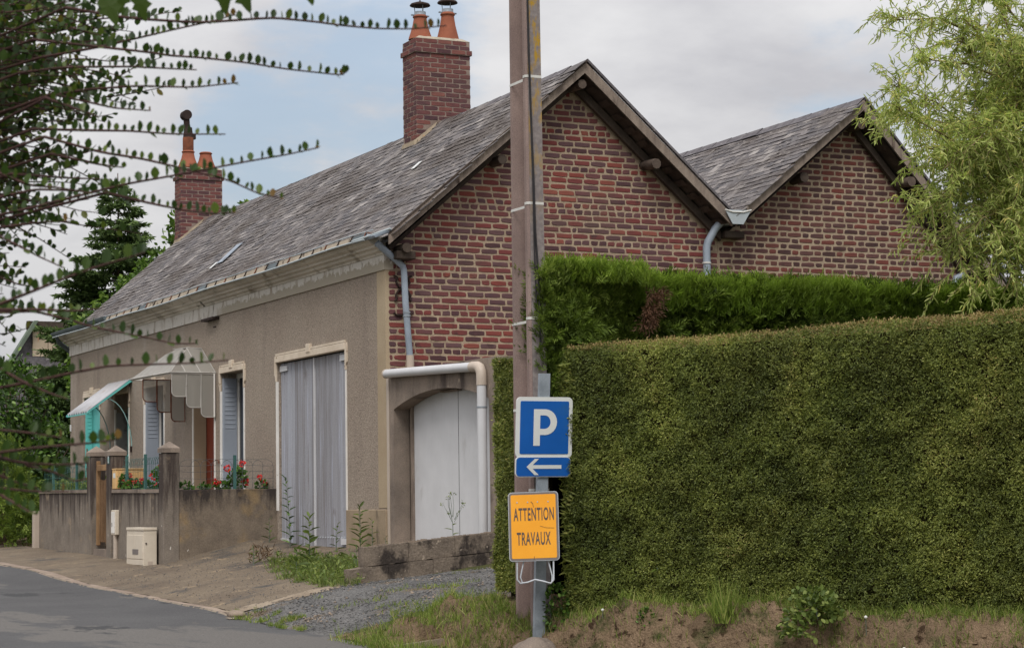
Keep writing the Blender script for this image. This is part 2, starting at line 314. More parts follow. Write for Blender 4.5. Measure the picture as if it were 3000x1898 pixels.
M['slatw'] = mat('brown_slat_wood', c(98, 76, 56), c(124, 98, 74), 5, .9, .1, .4, 50, .003)
M['gatewood'] = mat('gate_wood', c(126, 98, 70), c(152, 122, 90), 5, .85, .15, .4, 50, .003, [(c(104, 78, 56), 6, .6, .1, (2, 2, .3))], .15)
M['beige'] = mat('beige_cabinet', c(196, 184, 166), c(210, 199, 182), 3, .6, .35, .08, 30, .002, [(c(172, 154, 134), 4, .64, .06, (1, 1, .5))], .05)
M['tan'] = mat('tan_appliance', c(204, 164, 108), c(218, 180, 126), 3, .6, .3, .08, 30, .002, (), .04)
M['pole'] = mat('pole_concrete', c(128, 111, 106), c(150, 131, 124), 2.2, .95, .12, .6, 120, .004, [(c(106, 90, 84), 1.6, .56, .14, (1, 1, .35)), (c(196, 182, 172), 30, .70, .03, None)], .28, 150)
t = NT('lichened_pole_concrete')
_a = t.mix(t.rng_(t.noise(30, 4), .4, .7), c(124, 116, 115), c(144, 136, 133))
_h = t.n.new('ShaderNodeSeparateXYZ'); t.l.new(t.pos, _h.inputs[0])
_f = t.math('MULTIPLY', t.rng_(_h.outputs[2], 2.6, 4.2), t.rng_(t.noise(7, 7, .7, (2, 2, .7), 2), .50, .60))
M['polel'] = t.fin(t.mix(_f, _a, c(168, 134, 52)), .95, .1)
M['band'] = mat('steel_band', c(196, 194, 188), c(214, 212, 206), 5, .45, .5, 0, 30, .001, (), .05)
M['cable'] = mat('black_cable', c(36, 34, 36), c(48, 46, 48), 5, .6, .3, 0, 30, .001, (), 0)
M['galv'] = mat('galvanised_steel', c(122, 130, 138), c(148, 156, 164), 9, .5, .5, .1, 60, .001, [(c(120, 128, 136), 5, .6, .1, None)], .1)
M['blue'] = mat('sign_blue', c(10, 84, 164), c(16, 92, 174), 2, .4, .4, 0, 30, .001, [(c(30, 92, 160), 3, .6, .1, None)], .04)
M['swhite'] = mat('sign_white', c(206, 208, 206), c(218, 220, 218), 2, .45, .4, 0, 30, .001, (), .03)
M['orange'] = mat('sign_orange', c(236, 158, 30), c(242, 168, 42), 3, .45, .4, 0, 30, .001, [(c(222, 146, 34), 2.2, .6, .1, (1, 1, .4))], .03)
M['sgrey'] = mat('sign_grey', c(112, 104, 100), c(122, 114, 110), 3, .5, .4, 0, 30, .001, (), .03)
M['stext'] = mat('sign_lettering', c(88, 74, 66), c(98, 84, 74), 3, .6, .3, 0, 30, .001, (), .03)
M['salu'] = mat('sign_edge_aluminium', c(168, 172, 178), c(188, 192, 198), 3, .45, .5, 0, 30, .001, (), .03)
M['fence'] = mat('green_fence_wire', c(56, 92, 88), c(70, 108, 102), 3, .6, .3, 0, 30, .001, (), 0)
M['wire'] = mat('dark_fence_wire', c(78, 82, 82), c(96, 98, 98), 3, .6, .3, 0, 30, .001, (), 0)
M['oldpole'] = mat('old_roof_boards', c(168, 152, 132), c(190, 174, 152), 3, .9, .1, .3, 20, .01, [(c(178, 112, 78), 2.4, .62, .06, (2, 2, .4))], .15)
M['oldslate'] = mat('old_slates', c(84, 80, 84), c(112, 108, 110), 5, .9, .2, .6, 14, .02, [(c(142, 138, 138), 7, .6, .06, None)], .25, 12)
M['moss'] = mat('greenish_trim', c(92, 104, 92), c(112, 122, 108), 3, .9, .1, 0, 30, .001)
M['bark'] = mat('bark', c(84, 70, 58), c(112, 96, 82), 8, .95, .1, .8, 30, .01)
M['twig'] = mat('red_brown_twig', c(58, 40, 38), c(78, 54, 50), 20, .8, .2, .2, 80, .001)
M['geran'] = mat('red_petal', c(214, 44, 44), c(232, 66, 60), 20, .6, .3, 0, 30, .001, (), .1)
M['pink'] = mat('pink_petal', c(226, 92, 100), c(236, 120, 124), 20, .6, .3, 0, 30, .001, (), .1)
M['pot'] = mat('white_flowerpot', c(206, 204, 200), c(220, 218, 214), 4, .5, .3, 0, 30, .001, (), .04)
M['stone'] = mat('pale_stone', c(140, 126, 112, .8), c(164, 148, 132, .8), 6, .95, .1, .5, 50, .01)
# glass panes: frosted sheets that pass a little light
def glassmat(name, col, alpha, rough):
    t = NT(name); t.fin(col, rough, .5)
    tr = t.n.new('ShaderNodeBsdfTransparent'); mx = t.n.new('ShaderNodeMixShader'); mx.inputs[0].default_value = alpha
    t.l.new(tr.outputs[0], mx.inputs[1]); t.l.new(t.b.outputs[0], mx.inputs[2]); t.l.new(mx.outputs[0], t.out.inputs[0])
    return t.m
M['frost'] = glassmat('frosted_glass', c(164, 160, 152), .58, .3)
M['window'] = glassmat('window_glass', c(40, 44, 50), .9, .08)
M['mortarc'] = mat('chimney_mortar', c(122, 106, 98), c(146, 130, 120), 5, 1, .05, .5, 90, .004, (), .2)
M['logw'] = mat('dark_log', c(74, 64, 58), c(108, 95, 86), 6, .95, .1, .6, 40, .006, [(c(52, 44, 40), 8, .58, .1, None)], .2)
t = NT('flaking_frieze_paint')
_z = t.n.new('ShaderNodeSeparateXYZ'); t.l.new(t.pos, _z.inputs[0])
_d = t.math('ADD', t.rng_(_z.outputs[2], 3.29, 3.475), t.math('MULTIPLY', t.math('SUBTRACT', t.noise(9, 6, .65, (1, 1, .7)), .5), 1.5))
_b = t.math('MULTIPLY', t.rng_(_d, .62, .54), t.rng_(_z.outputs[1], 6.6, 6.2))
_w = t.mix(t.rng_(t.noise(6, 6, .65, (1, 1, .35)), .52, .64), c(204, 198, 190), c(160, 148, 134))
_w = t.mix(t.rng_(t.noise(16, 4, .6, (1, 1, .3), 4), .62, .70), _w, c(112, 104, 92))
M['frieze'] = t.fin(t.mix(_b, _w, c(164, 155, 140)), .85, .2)
t = NT('damp_garden_wall_stains')
_z = t.n.new('ShaderNodeSeparateXYZ'); t.l.new(t.pos, _z.inputs[0])
_g = t.ramp(t.noise(3, 6, .65), [(.3, c(104, 94, 84)), (.7, c(134, 121, 106))])
_k = t.math('ADD', t.rng_(_z.outputs[2], .0, .70), t.math('MULTIPLY', t.math('SUBTRACT', t.noise(5, 6, .65, (1.6, 1.6, .25)), .5), 1.6))
_g = t.mix(t.rng_(_k, .62, 1.0), _g, c(62, 56, 53)); _g = t.mix(t.rng_(t.noise(1.7, 5, .6, None, 2), .58, .70), _g, c(140, 120, 92))
_g = t.mix(t.rng_(t.noise(13, 3, .5, None, 6), .735, .745), _g, c(206, 200, 192)); _g = t.mix(1.0, _g, t.rng_(t.noise(60, 3), .25, .75, .75, 1.25), 'MULTIPLY')
t.bump(t.noise(60, 4), .5, .006); M['wallside'] = t.fin(_g, .97, .1)
t = NT('weathered_garden_wall_stains')
_z = t.n.new('ShaderNodeSeparateXYZ'); t.l.new(t.pos, _z.inputs[0])
_g = t.ramp(t.noise(3, 6, .65), [(.3, c(110, 102, 94)), (.7, c(138, 128, 117))])
_k = t.math('ADD', t.rng_(_z.outputs[2], -.3, .75), t.math('MULTIPLY', t.math('SUBTRACT', t.noise(7, 6, .65, (1.8, 1.8, .14)), .5), 1.9))
_g = t.mix(t.rng_(_k, .60, 1.0), _g, c(72, 64, 60)); _g = t.mix(t.rng_(t.noise(2.2, 5, .6, None, 2), .60, .72), _g, c(150, 134, 114))
_g = t.mix(t.rng_(t.noise(19, 3, .5, (1, 1, .5), 6), .735, .75), _g, c(206, 200, 192)); _g = t.mix(1.0, _g, t.rng_(t.noise(60, 3), .25, .75, .75, 1.25), 'MULTIPLY')
t.bump(t.noise(60, 4), .5, .006); M['wallstain'] = t.fin(_g, .97, .1)
G = {}
G['yew'] = foliage('clipped_hedge_leaf', [(0, c(62, 74, 34)), (.4, c(108, 118, 54)), (.75, c(144, 150, 74)), (.92, c(170, 166, 94)), (1, c(168, 136, 90))], .28, .55, .35)
G['yewtop'] = foliage('hedge_top_tip', [(0, c(132, 116, 74)), (.5, c(158, 134, 92)), (1, c(150, 150, 84))], .2)
G['thuja'] = foliage('conifer_spray', [(0, c(58, 74, 30)), (.4, c(90, 110, 42)), (.75, c(122, 142, 58)), (1, c(156, 170, 86))], .36)
G['thujat'] = foliage('conifer_young_tip', [(0, c(92, 116, 38)), (.6, c(130, 154, 56)), (1, c(168, 184, 88))], .45)
G['brown'] = foliage('dead_spray', [(0, c(88, 62, 46)), (1, c(128, 94, 72))], .15)
G['willow'] = foliage('willow_leaf', [(0, c(132, 150, 72)), (.5, c(176, 188, 104)), (.85, c(204, 210, 138)), (1, c(208, 194, 112))], .45, .5, .25)
G['spruce'] = foliage('spruce_needle', [(0, c(62, 80, 48)), (.6, c(94, 116, 68)), (1, c(128, 148, 92))], .28)
G['cedar'] = foliage('cedar_needle', [(0, c(62, 78, 70)), (1, c(108, 122, 112))], .15)
G['broad'] = foliage('broad_leaf', [(0, c(58, 82, 30)), (.6, c(86, 114, 44)), (1, c(124, 146, 70))], .35)
G['shrub'] = foliage('shrub_leaf', [(0, c(38, 58, 22)), (.6, c(64, 92, 34)), (.9, c(98, 130, 52)), (1, c(136, 164, 84))], .3, .4, .35)
G['fore'] = foliage('small_round_leaf', [(0, c(36, 54, 24)), (.6, c(58, 80, 32)), (.86, c(96, 112, 44)), (.95, c(118, 100, 42)), (1, c(96, 52, 40))], .38, .45, .35)
G['forebig'] = foliage('broad_hanging_leaf', [(0, c(66, 84, 34)), (1, c(100, 120, 44))], .4, .5, .3)
G['grass'] = foliage('grass_blade', [(0, c(88, 106, 44)), (.5, c(116, 136, 58)), (.85, c(146, 158, 78)), (1, c(176, 164, 112))], .35)
G['weed'] = foliage('weed_leaf', [(0, c(74, 90, 44)), (.6, c(106, 124, 60)), (1, c(142, 152, 84))], .35, .5, .3)
G['dry'] = foliage('dry_stem', [(0, c(96, 76, 58)), (1, c(134, 110, 84))], .1)
G['geraleaf'] = foliage('geranium_leaf', [(0, c(54, 84, 34)), (1, c(96, 130, 54))], .3)

# ------------------------------------------------------------------ ground
def lerp(a, b, t): return a + (b - a) * t
def sm(a, b, x):
    t = min(1., max(0., (x - a) / (b - a))); return t * t * (3 - 2 * t)
def road_z(y): return -.575 + .02 * min(60., max(-40., y))
def kerb_h(y): return .035 + .085 * sm(2.2, 5.6, y)
HL, HR = (-1.72, -8.05), (-.10, -11.95)                 # foot of the clipped hedge, far and near end
def hedge_x(y): return HL[0] + (HR[0] - HL[0]) * (y - HL[1]) / (HR[1] - HL[1])
def ground_z(x, y):
    zr = road_z(y)
    if x < -3.05: return zr
    kt = zr + kerb_h(y); zw = -.29 + .02 * (min(y, 40) - 4.1)
    pav = lerp(kt, zw, (x + 2.9) / 1.3) if x < -1.6 else lerp(zw, .02, min(1., (x + 1.6) / 1.2))
    ap = lerp(kt, -.07, min(1., max(0., (x + 2.9) / 2.9)) ** .9)
    up = lerp(ap, pav, sm(3.0, 4.2, y))
    dx = min(6., x + 3.05); dr = zr + .17 * min(1., dx / 1.1) + .086 * dx
    w = lerp(sm(-3.7, -2.5, y), sm(-3.20, -3.10, y), sm(-2.0, -1.68, x))
    base = lerp(dr, up, w)
    hx = max(hedge_x(y), -1.9) if y < -6.5 else -1.9
    toe = max(-2.75, hx - .80)
    b = lerp(zr - .30, -.36, sm(toe, hx - .15, x)) if x > toe else lerp(zr, zr - .30, sm(-3.05, -2.75, x))
    b -= .36 * math.exp(-((x + 2.10) / .30) ** 2 - ((y + 8.30) / .60) ** 2)
    wb = sm(-5.6, -6.6, y) if x > -2.2 else sm(-6.9, -7.05, y)
    return lerp(base, b, wb)
def frange(a, b, s):
    n = max(1, int(round((b - a) / s))); return [a + (b - a) * i / n for i in range(n + 1)]
def sheet(name, xs, ys, off, m, keep=None, bumpf=None):
    nx = len(xs); V = []; F = []
    for y in ys:
        for x in xs: V.append((x, y, ground_z(x, y) + off + (bumpf(x, y) if bumpf else 0)))
    for j in range(len(ys) - 1):
        for i in range(nx - 1):
            if keep and not keep((xs[i] + xs[i + 1]) / 2, (ys[j] + ys[j + 1]) / 2): continue
            F.append((j * nx + i, j * nx + i + 1, (j + 1) * nx + i + 1, (j + 1) * nx + i))
    o = bulk(name, V, F, m, None, None, 'structure', True); return o
def nz(x, y, s, seed=0): return noise.fractal(Vector((x * s, y * s, seed)), 1.0, 2.0, 4)
sheet('far_ground', frange(-400, 400, 20), frange(-400, 400, 20), -.9, M['turf'], lambda x, y: not (-20 < x < 20 and -40 < y < 40))
sheet('ground', frange(-24, -9, 1.5) + frange(-8.8, -3.3, .8) + [-3.05, -2.9] + frange(-2.7, 8, .35) + frange(9, 24, 1.5), frange(-44, -15, 1.5) + frange(-14.6, 14, .4) + frange(15, 44, 1.5), -.035, M['turf'], lambda x, y: not (-2.75 < x < .8 and -14.1 < y < -6.3))
sheet('road', frange(-9.0, -3.05, .5), frange(-60, -8, 1) + frange(-7.5, 12, .5) + frange(13, 90, 2), 0, M['road'], None, lambda x, y: .006 * nz(x, y, .8))
sheet('pavement', frange(-2.9, -1.6, .13), frange(3.95, 12, .35) + frange(13, 60, 2), -.004, M['pave'], None, lambda x, y: .008 * nz(x, y, 1.5))
sheet('garden_ground', frange(-1.6, 0, .2), frange(4.1, 15.4, .4), -.02, M['soil'])
gb = lambda x, y: .011 * nz(x, y, 2.2)
sheet('forecourt', frange(-2.9, .25, .07), frange(-3.9, 4.0, .08), 0, M['pave'], lambda x, y: not (x > -1.70 and y < -3.12), gb)
sheet('gravel_drive', frange(-3.05, 3.0, .07), frange(-7.0, -3.08, .08), .006, M['gravel'], lambda x, y: y > -6.2 - .4 * math.sin(x * 2.1) and not (y > -3.22 + .25 * nz(x, y, 2) and x < -1.75), lambda x, y: gb(x, y) + .012 * abs(nz(x, y, 5)) * sm(-3.3, -3.7, y) - .012 * sm(-2.6, -3.05, x) - .07 * sm(-5.5, -6.2, y))
def bank_n(x, y):
    w = sm(-2.95, -2.6, x); n = nz(x, y, 1.7, 3) * .06 + abs(nz(x, y, 4.0, 8)) * .11 - .05 + nz(x, y, 10, 5) * .03
    return n * w
sheet('earth_bank', frange(-3.05, 1.2, .035), frange(-14.5, -5.9, .045), .012, M['soil'], lambda x, y: y < -6.0, lambda x, y: bank_n(x, y) - .03 * sm(-6.5, -6.1, y))
def apd(x, y):
    A_, B_ = Vector((-2.98, -3.05)), Vector((-1.75, -3.22)); d_ = B_ - A_; t_ = max(0, min(1, (Vector((x, y)) - A_).dot(d_) / d_.length_squared)); return (A_ + d_ * t_ - Vector((x, y))).length
M['apron'] = mat('pale_worn_concrete', c(150, 134, 116, .64), c(180, 164, 144, .66), 3, .95, .1, .6, 40, .01, [(c(112, 102, 92, .55), 5, .58, .05, None), (c(84, 78, 72, .5), 14, .62, .03, None)], .3, 60)
sheet('concrete_apron', frange(-3.0, -1.6, .05), frange(-3.6, -2.6, .05), .010, M['apron'], lambda x, y: apd(x, y) < .17 + .16 * nz(x, y, 3.1), gb)
M['sand'] = mat('gutter_sand', c(150, 138, 124, .62), c(172, 158, 140, .64), 6, 1, .05, .6, 60, .006, [(c(108, 106, 106, .6), 5, .52, .06, None)], .3, 60)
sheet('gutter_sand', frange(-3.42, -3.05, .04), frange(-3.6, 12, .12), .010, M['sand'], lambda x, y: -3.05 - x < .06 + .16 * (nz(x * 2, y * .7, 1.3, 4) + .25), None)
# kerb stones along the edge of the road
kb = thing('kerb', (-3.0, 3.0, road_z(3.0)), 'worn stone kerb along the road edge, dropping towards the gravel drive', 'kerb')
ys = frange(-3.3, 14.7, 1.0)
for i in range(len(ys) - 1):
    y0, y1 = ys[i] + .004, ys[i + 1] - .004
    m = MB(); j = lambda: random.uniform(-.006, .006)
    pr = []
    for y in (y0, y1):
        z = road_z(y); h = kerb_h(y) + j(); x = -3.05 + j()
        if y < -2.9: h = .012
        pr.append([(x - .03, y, z - .12), (x - .012, y, z + h - .016), (x + .018, y, z + h), (x + .15, y, z + h + .002), (x + .15, y, z - .12)])
    n = 5; m.add(pr[0] + pr[1], [(k, (k + 1) % n, n + (k + 1) % n, n + k) for k in range(n)] + [tuple(range(n))[::-1], tuple(range(n, 2 * n))])
    m.build('kerb_stone', M['kerb'], kb)

# ------------------------------------------------------------------ bricks and slates
def brick_mesh(w, h, seed, m):
    """one brick face: uneven front outline, sides running back into the joint"""
    r = random.Random(seed); k = .5 * min(w, h)
    pts = [(-w / 2, -h / 2), (-w / 6, -h / 2), (w / 6, -h / 2), (w / 2, -h / 2), (w / 2, 0), (w / 2, h / 2), (w / 6, h / 2), (-w / 6, h / 2), (-w / 2, h / 2), (-w / 2, 0)]
    fr = []
    for i, (x, z) in enumerate(pts):
        cor = i in (0, 3, 5, 8)
        s = r.uniform(.0, .012) if cor else r.uniform(-.003, .006)
        q = Vector((x, z)); d = q.length or 1
        q = q - Vector((math.copysign(1, x) * (s if cor or i in (4, 9) else 0), math.copysign(1, z) * (s * .6 if cor or i not in (4, 9) else 0)))
        fr.append((q.x, r.uniform(-.002, .002), q.y))
    mid = [(x * 1.0, .005, z * 1.0) for x, _, z in fr]
    bk = [(x, .055, z) for x, _, z in mid]
    fr2 = [(x * (1 - .006 / (w / 2)), y, z * (1 - .004 / (h / 2))) for x, y, z in fr]
    n = 10
    me = bpy.data.meshes.new('brick')
    me.from_pydata(fr2 + mid + bk, [], [tuple(range(n))] + [((i + 1) % n, i, n + i, n + (i + 1) % n) for i in range(n)] + [(n + (i + 1) % n, n + i, 2 * n + i, 2 * n + (i + 1) % n) for i in range(n)])
    me.materials.append(m); return me
VAR = {}
def variants(w, h, m, key):
    k = (round(w, 3), round(h, 3), key)
    if k not in VAR: VAR[k] = [brick_mesh(w, h, hash(k) % 1000 + i, m) for i in range(7)]
    return VAR[k]
def lay_bricks(lst, parent, mo, ms, key, nsingle, rank, face='-y'):
    """lst of (x, y, z, w, h): the nsingle best ranked become single parts, the rest one part"""
    rot = Matrix.Identity(4) if face == '-y' else Matrix.Rotation(R(-90), 4, 'Z')
    order = sorted(range(len(lst)), key=lambda i: rank(lst[i]), reverse=True)
    o0 = ORG[parent]; single = set(order[:nsingle])
    V = []; F = []; rn = []
    for i, (x, y, z, w, h) in enumerate(lst):
        me = random.choice(variants(round(w / .012) * .012 if w < .2 and abs(w - .105) > .004 else w, h, mo, key))
        mt = Matrix.Translation((x, y, z)) @ rot @ Matrix.Rotation(random.gauss(0, .006), 4, 'Y')
        if i in single:
            o = bpy.data.objects.new('brick', me); o.matrix_world = Matrix.Translation(-o0) @ mt; put(o, parent)
        else:
            n = len(V); V += [mt @ v.co for v in me.vertices]; u = random.random()
            for p in me.polygons: F.append([n + q for q in p.vertices]); rn.append(u)
    if F:
        mb = MB(); mb.v = V; mb.f = F; mb.sm = [False] * len(F)
        o = mb.build('brickwork', ms, parent, kind='stuff', fix=False)
        at = o.data.attributes.new('rnd', 'FLOAT', 'FACE'); at.data.foreach_set('value', rn)
def near(x, y, z, h=1): return h / (Vector((x, y, z)) - CAM).length

def slate_slope(parent, y0, y1, lo, hi, nsingle, gauge=.118, width=.205, skip=None, jag=.0):
    """slates on the slope from lo=(x,z) up to hi=(x,z), between y0 and y1"""
    A, B = Vector((lo[0], 0, lo[1])), Vector((hi[0], 0, hi[1])); v = (B - A).normalized(); L = (B - A).length
    u = Vector((0, -1, 0)) if hi[0] > lo[0] else Vector((0, 1, 0)); n = u.cross(v)
    mes = []
    for k in range(6):
        r = random.Random(k + 50); w = width - .004; q = [(-w / 2, 0), (-w / 4, r.uniform(-.006, .006)), (w / 4, r.uniform(-.006, .006)), (w / 2, r.uniform(0, .008)), (w / 2, .23), (-w / 2, .23)]
        vs = [(a, b, .0155 - .062 * b) for a, b in q] + [(a, b, .0155 - .062 * b - .0065) for a, b in q]
        me = bpy.data.meshes.new('slate'); m6 = 6
        me.from_pydata(vs, [], [tuple(range(6)), tuple(range(6, 12))[::-1]] + [((i + 1) % m6, i, m6 + i, m6 + (i + 1) % m6) for i in range(m6)])
        me.materials.append(M['sl']); mes.append(me)
    lst = []
    rows = int(L / gauge)
    for j in range(rows):
        y = y0 + (width / 2 if j % 2 else 0) + random.uniform(-.012, .012)
        while y < y1 + .02:
            p = A + v * (j * gauge) + Vector((0, y, 0))
            if not (skip and skip(p)):
                sag = .016 * nz(y, j * gauge, .9, 2) + .012 * nz(y, j * gauge, .25, 7) - .02 * math.sin(math.pi * (y - y0) / (y1 - y0)) * j / rows
                q = p + n * (.012 + sag) + v * random.gauss(0, .006) + u * random.gauss(0, .003)
                b = Matrix((u, v, n)).transposed().to_4x4(); b = Matrix.Translation(q) @ b @ Matrix.Rotation(random.gauss(0, .014), 4, 'Z') @ Matrix.Rotation(random.gauss(0, .02), 4, 'X')
                if random.random() < .012: b = b @ Matrix.Translation((0, -.02, .004)) @ Matrix.Rotation(random.uniform(-.12, .12), 4, 'Z')
                lst.append(b)
            y += width
    lst.sort(key=lambda b: (b.translation - CAM).length)
    o0 = ORG[parent]; V = []; F = []; rn = []
    for i, b in enumerate(lst):
        me = random.choice(mes)
        if i < nsingle:
            o = bpy.data.objects.new('slate', me); o.matrix_world = Matrix.Translation(-o0) @ b; put(o, parent)
        else:
            k = len(V); V += [b @ w.co for w in me.vertices]; r_ = random.random()
            for p in me.polygons: F.append([k + q for q in p.vertices]); rn.append(r_)
    mb = MB(); mb.v = V; mb.f = F; mb.sm = [False] * len(F)
    o = mb.build('slate_field', M['sls'], parent, kind='stuff', fix=False)
    at = o.data.attributes.new('rnd', 'FLOAT', 'FACE'); at.data.foreach_set('value', rn)

XZ = lambda y: (lambda a, b, cc: (a, cc, b))          # outline in x,z extruded along y
YZ = lambda a, b, cc: (cc, a, b)                      # outline in y,z extruded along x
XY = lambda a, b, cc: (a, b, cc)
PX = lambda a, b, cc: (a, cc, b)

# ------------------------------------------------------------------ the long house
H = thing('house', (0, 0, -.05), 'long grey roughcast house with red brick gable, slate roof and two chimneys', 'house')
YF = 15.33                                            # far end of the front wall
OPEN = [(1.34, 3.92, -.30, 2.42), (5.33, 6.38, -.30, 2.42), (6.69, 7.73, -.30, 2.40), (9.30, 10.42, -.30, 2.42), (11.36, 12.22, -.30, 2.42), (13.24, 14.30, -.30, 2.46)]
fw = MB(); y = .022
for (a, b, z0, z1) in OPEN:
    if a > y: fw.box(0, .3 if y > .1 else .11, y, a, -.6, 3.30)
    fw.box(0, .3, a, b, z1, 3.30); y = b
fw.box(0, .3, y, YF, -.6, 3.30)
front = fw.build('front_wall', M['render'], H)
MB().box(-.006, .05, .002, .27, .42, 3.29).build('corner_strip', M['smooth'], H)
MB().box(-.030, .05, -.008, 1.30, -.5, .40, .006).build('plinth', M['plinth'], H)
fr = MB(); fr.box(-.022, .1, -.006, YF + .02, 3.29, 3.475); fr.build('frieze_band', M['frieze'], H)
co = MB()
pro = [(0, 3.475), (-.035, 3.475), (-.045, 3.50), (-.085, 3.515), (-.10, 3.545), (-.145, 3.555), (-.15, 3.58), (-.20, 3.60), (-.235, 3.64), (-.24, 3.665), (0, 3.70)]
co.prism([(a, b) for a, b in pro], -.02, YF + .05, lambda a, b, cc: (a, cc, b)); cornice = co.build('cornice', M['cornice'], H)
# roof
roof = MB().add([(-.06, -.30, 3.63), (2.63, -.30, 5.965), (2.63, 15.62, 5.965), (-.06, 15.62, 3.63), (-.06, -.30, 3.60), (2.63, -.30, 5.93), (2.63, 15.62, 5.93), (-.06, 15.62, 3.60)],
                [(0, 1, 2, 3), (7, 6, 5, 4), (0, 4, 5, 1), (1, 5, 6, 2), (2, 6, 7, 3), (3, 7, 4, 0)])
roof.add([(2.63, -.30, 5.985), (4.74, -.30, 4.14), (4.74, 15.62, 4.14), (2.63, 15.62, 5.985), (2.63, -.30, 5.945), (4.74, -.30, 4.10), (4.74, 15.62, 4.10), (2.63, 15.62, 5.945)],
         [(0, 1, 2, 3), (7, 6, 5, 4), (0, 4, 5, 1), (1, 5, 6, 2), (2, 6, 7, 3), (3, 7, 4, 0)])
roof = roof.build('roof', M['oldslate'], H)
CH1 = (2.20, 3.06, 4.10, 4.60); CH2 = (2.07, 2.90, 15.18, 15.58)
inch = lambda p: any(a - .0 < p.x < b and e0 - .02 < p.y < e1 + .02 for a, b, e0, e1 in (CH1, CH2))
slate_slope(roof, -.30, 15.55, (-.05, 3.645), (2.60, 5.965), 300, skip=inch)
rd = MB()
for i, yy in enumerate(frange(-.32, 15.6, .42)[:-1]):                      # lead ridge, one piece lapping the next
    z = 6.005 - .035 * math.sin(math.pi * (yy + .3) / 16) + .006 * nz(yy, 0, 1)
    rd.add([(2.50, yy, z - .10), (2.635, yy, z + .012), (2.76, yy, z - .10), (2.50, yy + .43, z - .104), (2.635, yy + .43, z + .004), (2.76, yy + .43, z - .104)], [(0, 1, 4, 3), (1, 2, 5, 4)])
rd.build('ridge', M['oldslate'], roof, fix=False)
# torn and replaced slates: a pale patch and the roof vent with its zinc strip
sv = Vector((2.65, 0, 2.32)).normalized(); sn = Vector((-sv.z, 0, sv.x))
def onslope(x, yy, lift=.03): return Vector((x, yy, 3.645 + (x + .05) * 2.32 / 2.65)) + sn * lift
def patch(x, yy, dx, w, m, name, skew=0):
    p = [onslope(x, yy), onslope(x, yy + w), onslope(x + dx, yy + w + skew), onslope(x + dx, yy + skew)]
    q = [a + sn * .008 for a in p]
    return MB().add(p + q, [(3, 2, 1, 0), (4, 5, 6, 7), (0, 1, 5, 4), (1, 2, 6, 5), (2, 3, 7, 6), (3, 0, 4, 7)]).build(name, m, roof)
patch(1.42, 2.36, .12, .10, M['swhite'], 'lead_patch')
patch(.70, 8.40, .38, .28, M['zinc'], 'roof_vent', .12)
patch(.62, 8.74, .12, .10, M['swhite'], 'lead_patch')
# verge boards, rafters and purlins of the gable
def verge(P, y0, h=.155, th=.035, m=M['wood'], name='verge_board', drop=.0, par=None):
    (x0, z0), (x1, z1) = P
    return MB().prism([(x0, z0 - drop), (x1, z1 - drop), (x1, z1 - drop - h * 1.25), (x0, z0 - drop - h * 1.25)], y0, y0 + th, PX).build(name, m, par or H)
verge([(-.09, 3.70), (2.60, 5.98)], -.345, .115); verge([(2.60, 5.98), (4.72, 4.135)], -.345, .12)
verge([(-.09, 3.705), (2.63, 6.005)], -.352, .022, .015, M['woodd'], 'slate_edge'); verge([(2.63, 6.015), (4.76, 4.16)], -.365, .030, .05, M['oldslate'], 'slate_edge')
verge([(.02, 3.62), (2.57, 5.80)], -.085, .09, .06, M['woodd'], 'rafter'); verge([(2.57, 5.80), (4.70, 3.95)], -.085, .10, .06, M['woodd'], 'rafter')
MB().add([(-.02, -.33, 3.575), (2.58, -.33, 5.83), (2.58, .02, 5.83), (-.02, .02, 3.575)], [(0, 1, 2, 3)]).build('soffit', M['woodd'], H, fix=False)
MB().add([(2.58, -.33, 5.83), (4.66, -.33, 4.02), (4.66, .02, 4.02), (2.58, .02, 5.83)], [(0, 1, 2, 3)]).build('soffit', M['woodd'], H, fix=False)
for k in range(11):
    t = (k + .6) / 11; x = 2.62 + 2.0 * t; z = 5.79 - 1.76 * t - .012
    MB().add([(x, -.31, z), (x + .07, -.31, z - .068), (x + .07, 0, z - .068), (x, 0, z)], [(0, 1, 2, 3)]).build('batten', M['woodd'], H, fix=False)
def log(x, z, y0, y1, r, par=None, tilt=.0, m='logw'):
    MB().tube([(x, y1, z), (x, (y0 + y1) / 2, z + tilt / 2), (x, y0, z + tilt)], r, 9).build('purlin', M[m], par or H)
log(3.61, 4.77, -.34, .1, .066, None, -.03); log(1.46, 4.68, -.28, .1, .062, None, 0, 'woodd'); log(2.58, 5.70, -.30, .1, .06); log(.16, 3.53, -.30, .1, .06, None, 0, 'woodd')
MB().box(.05, .30, -.24, 0, 3.40, 3.50, .01).build('wall_plate', M['woodd'], H)
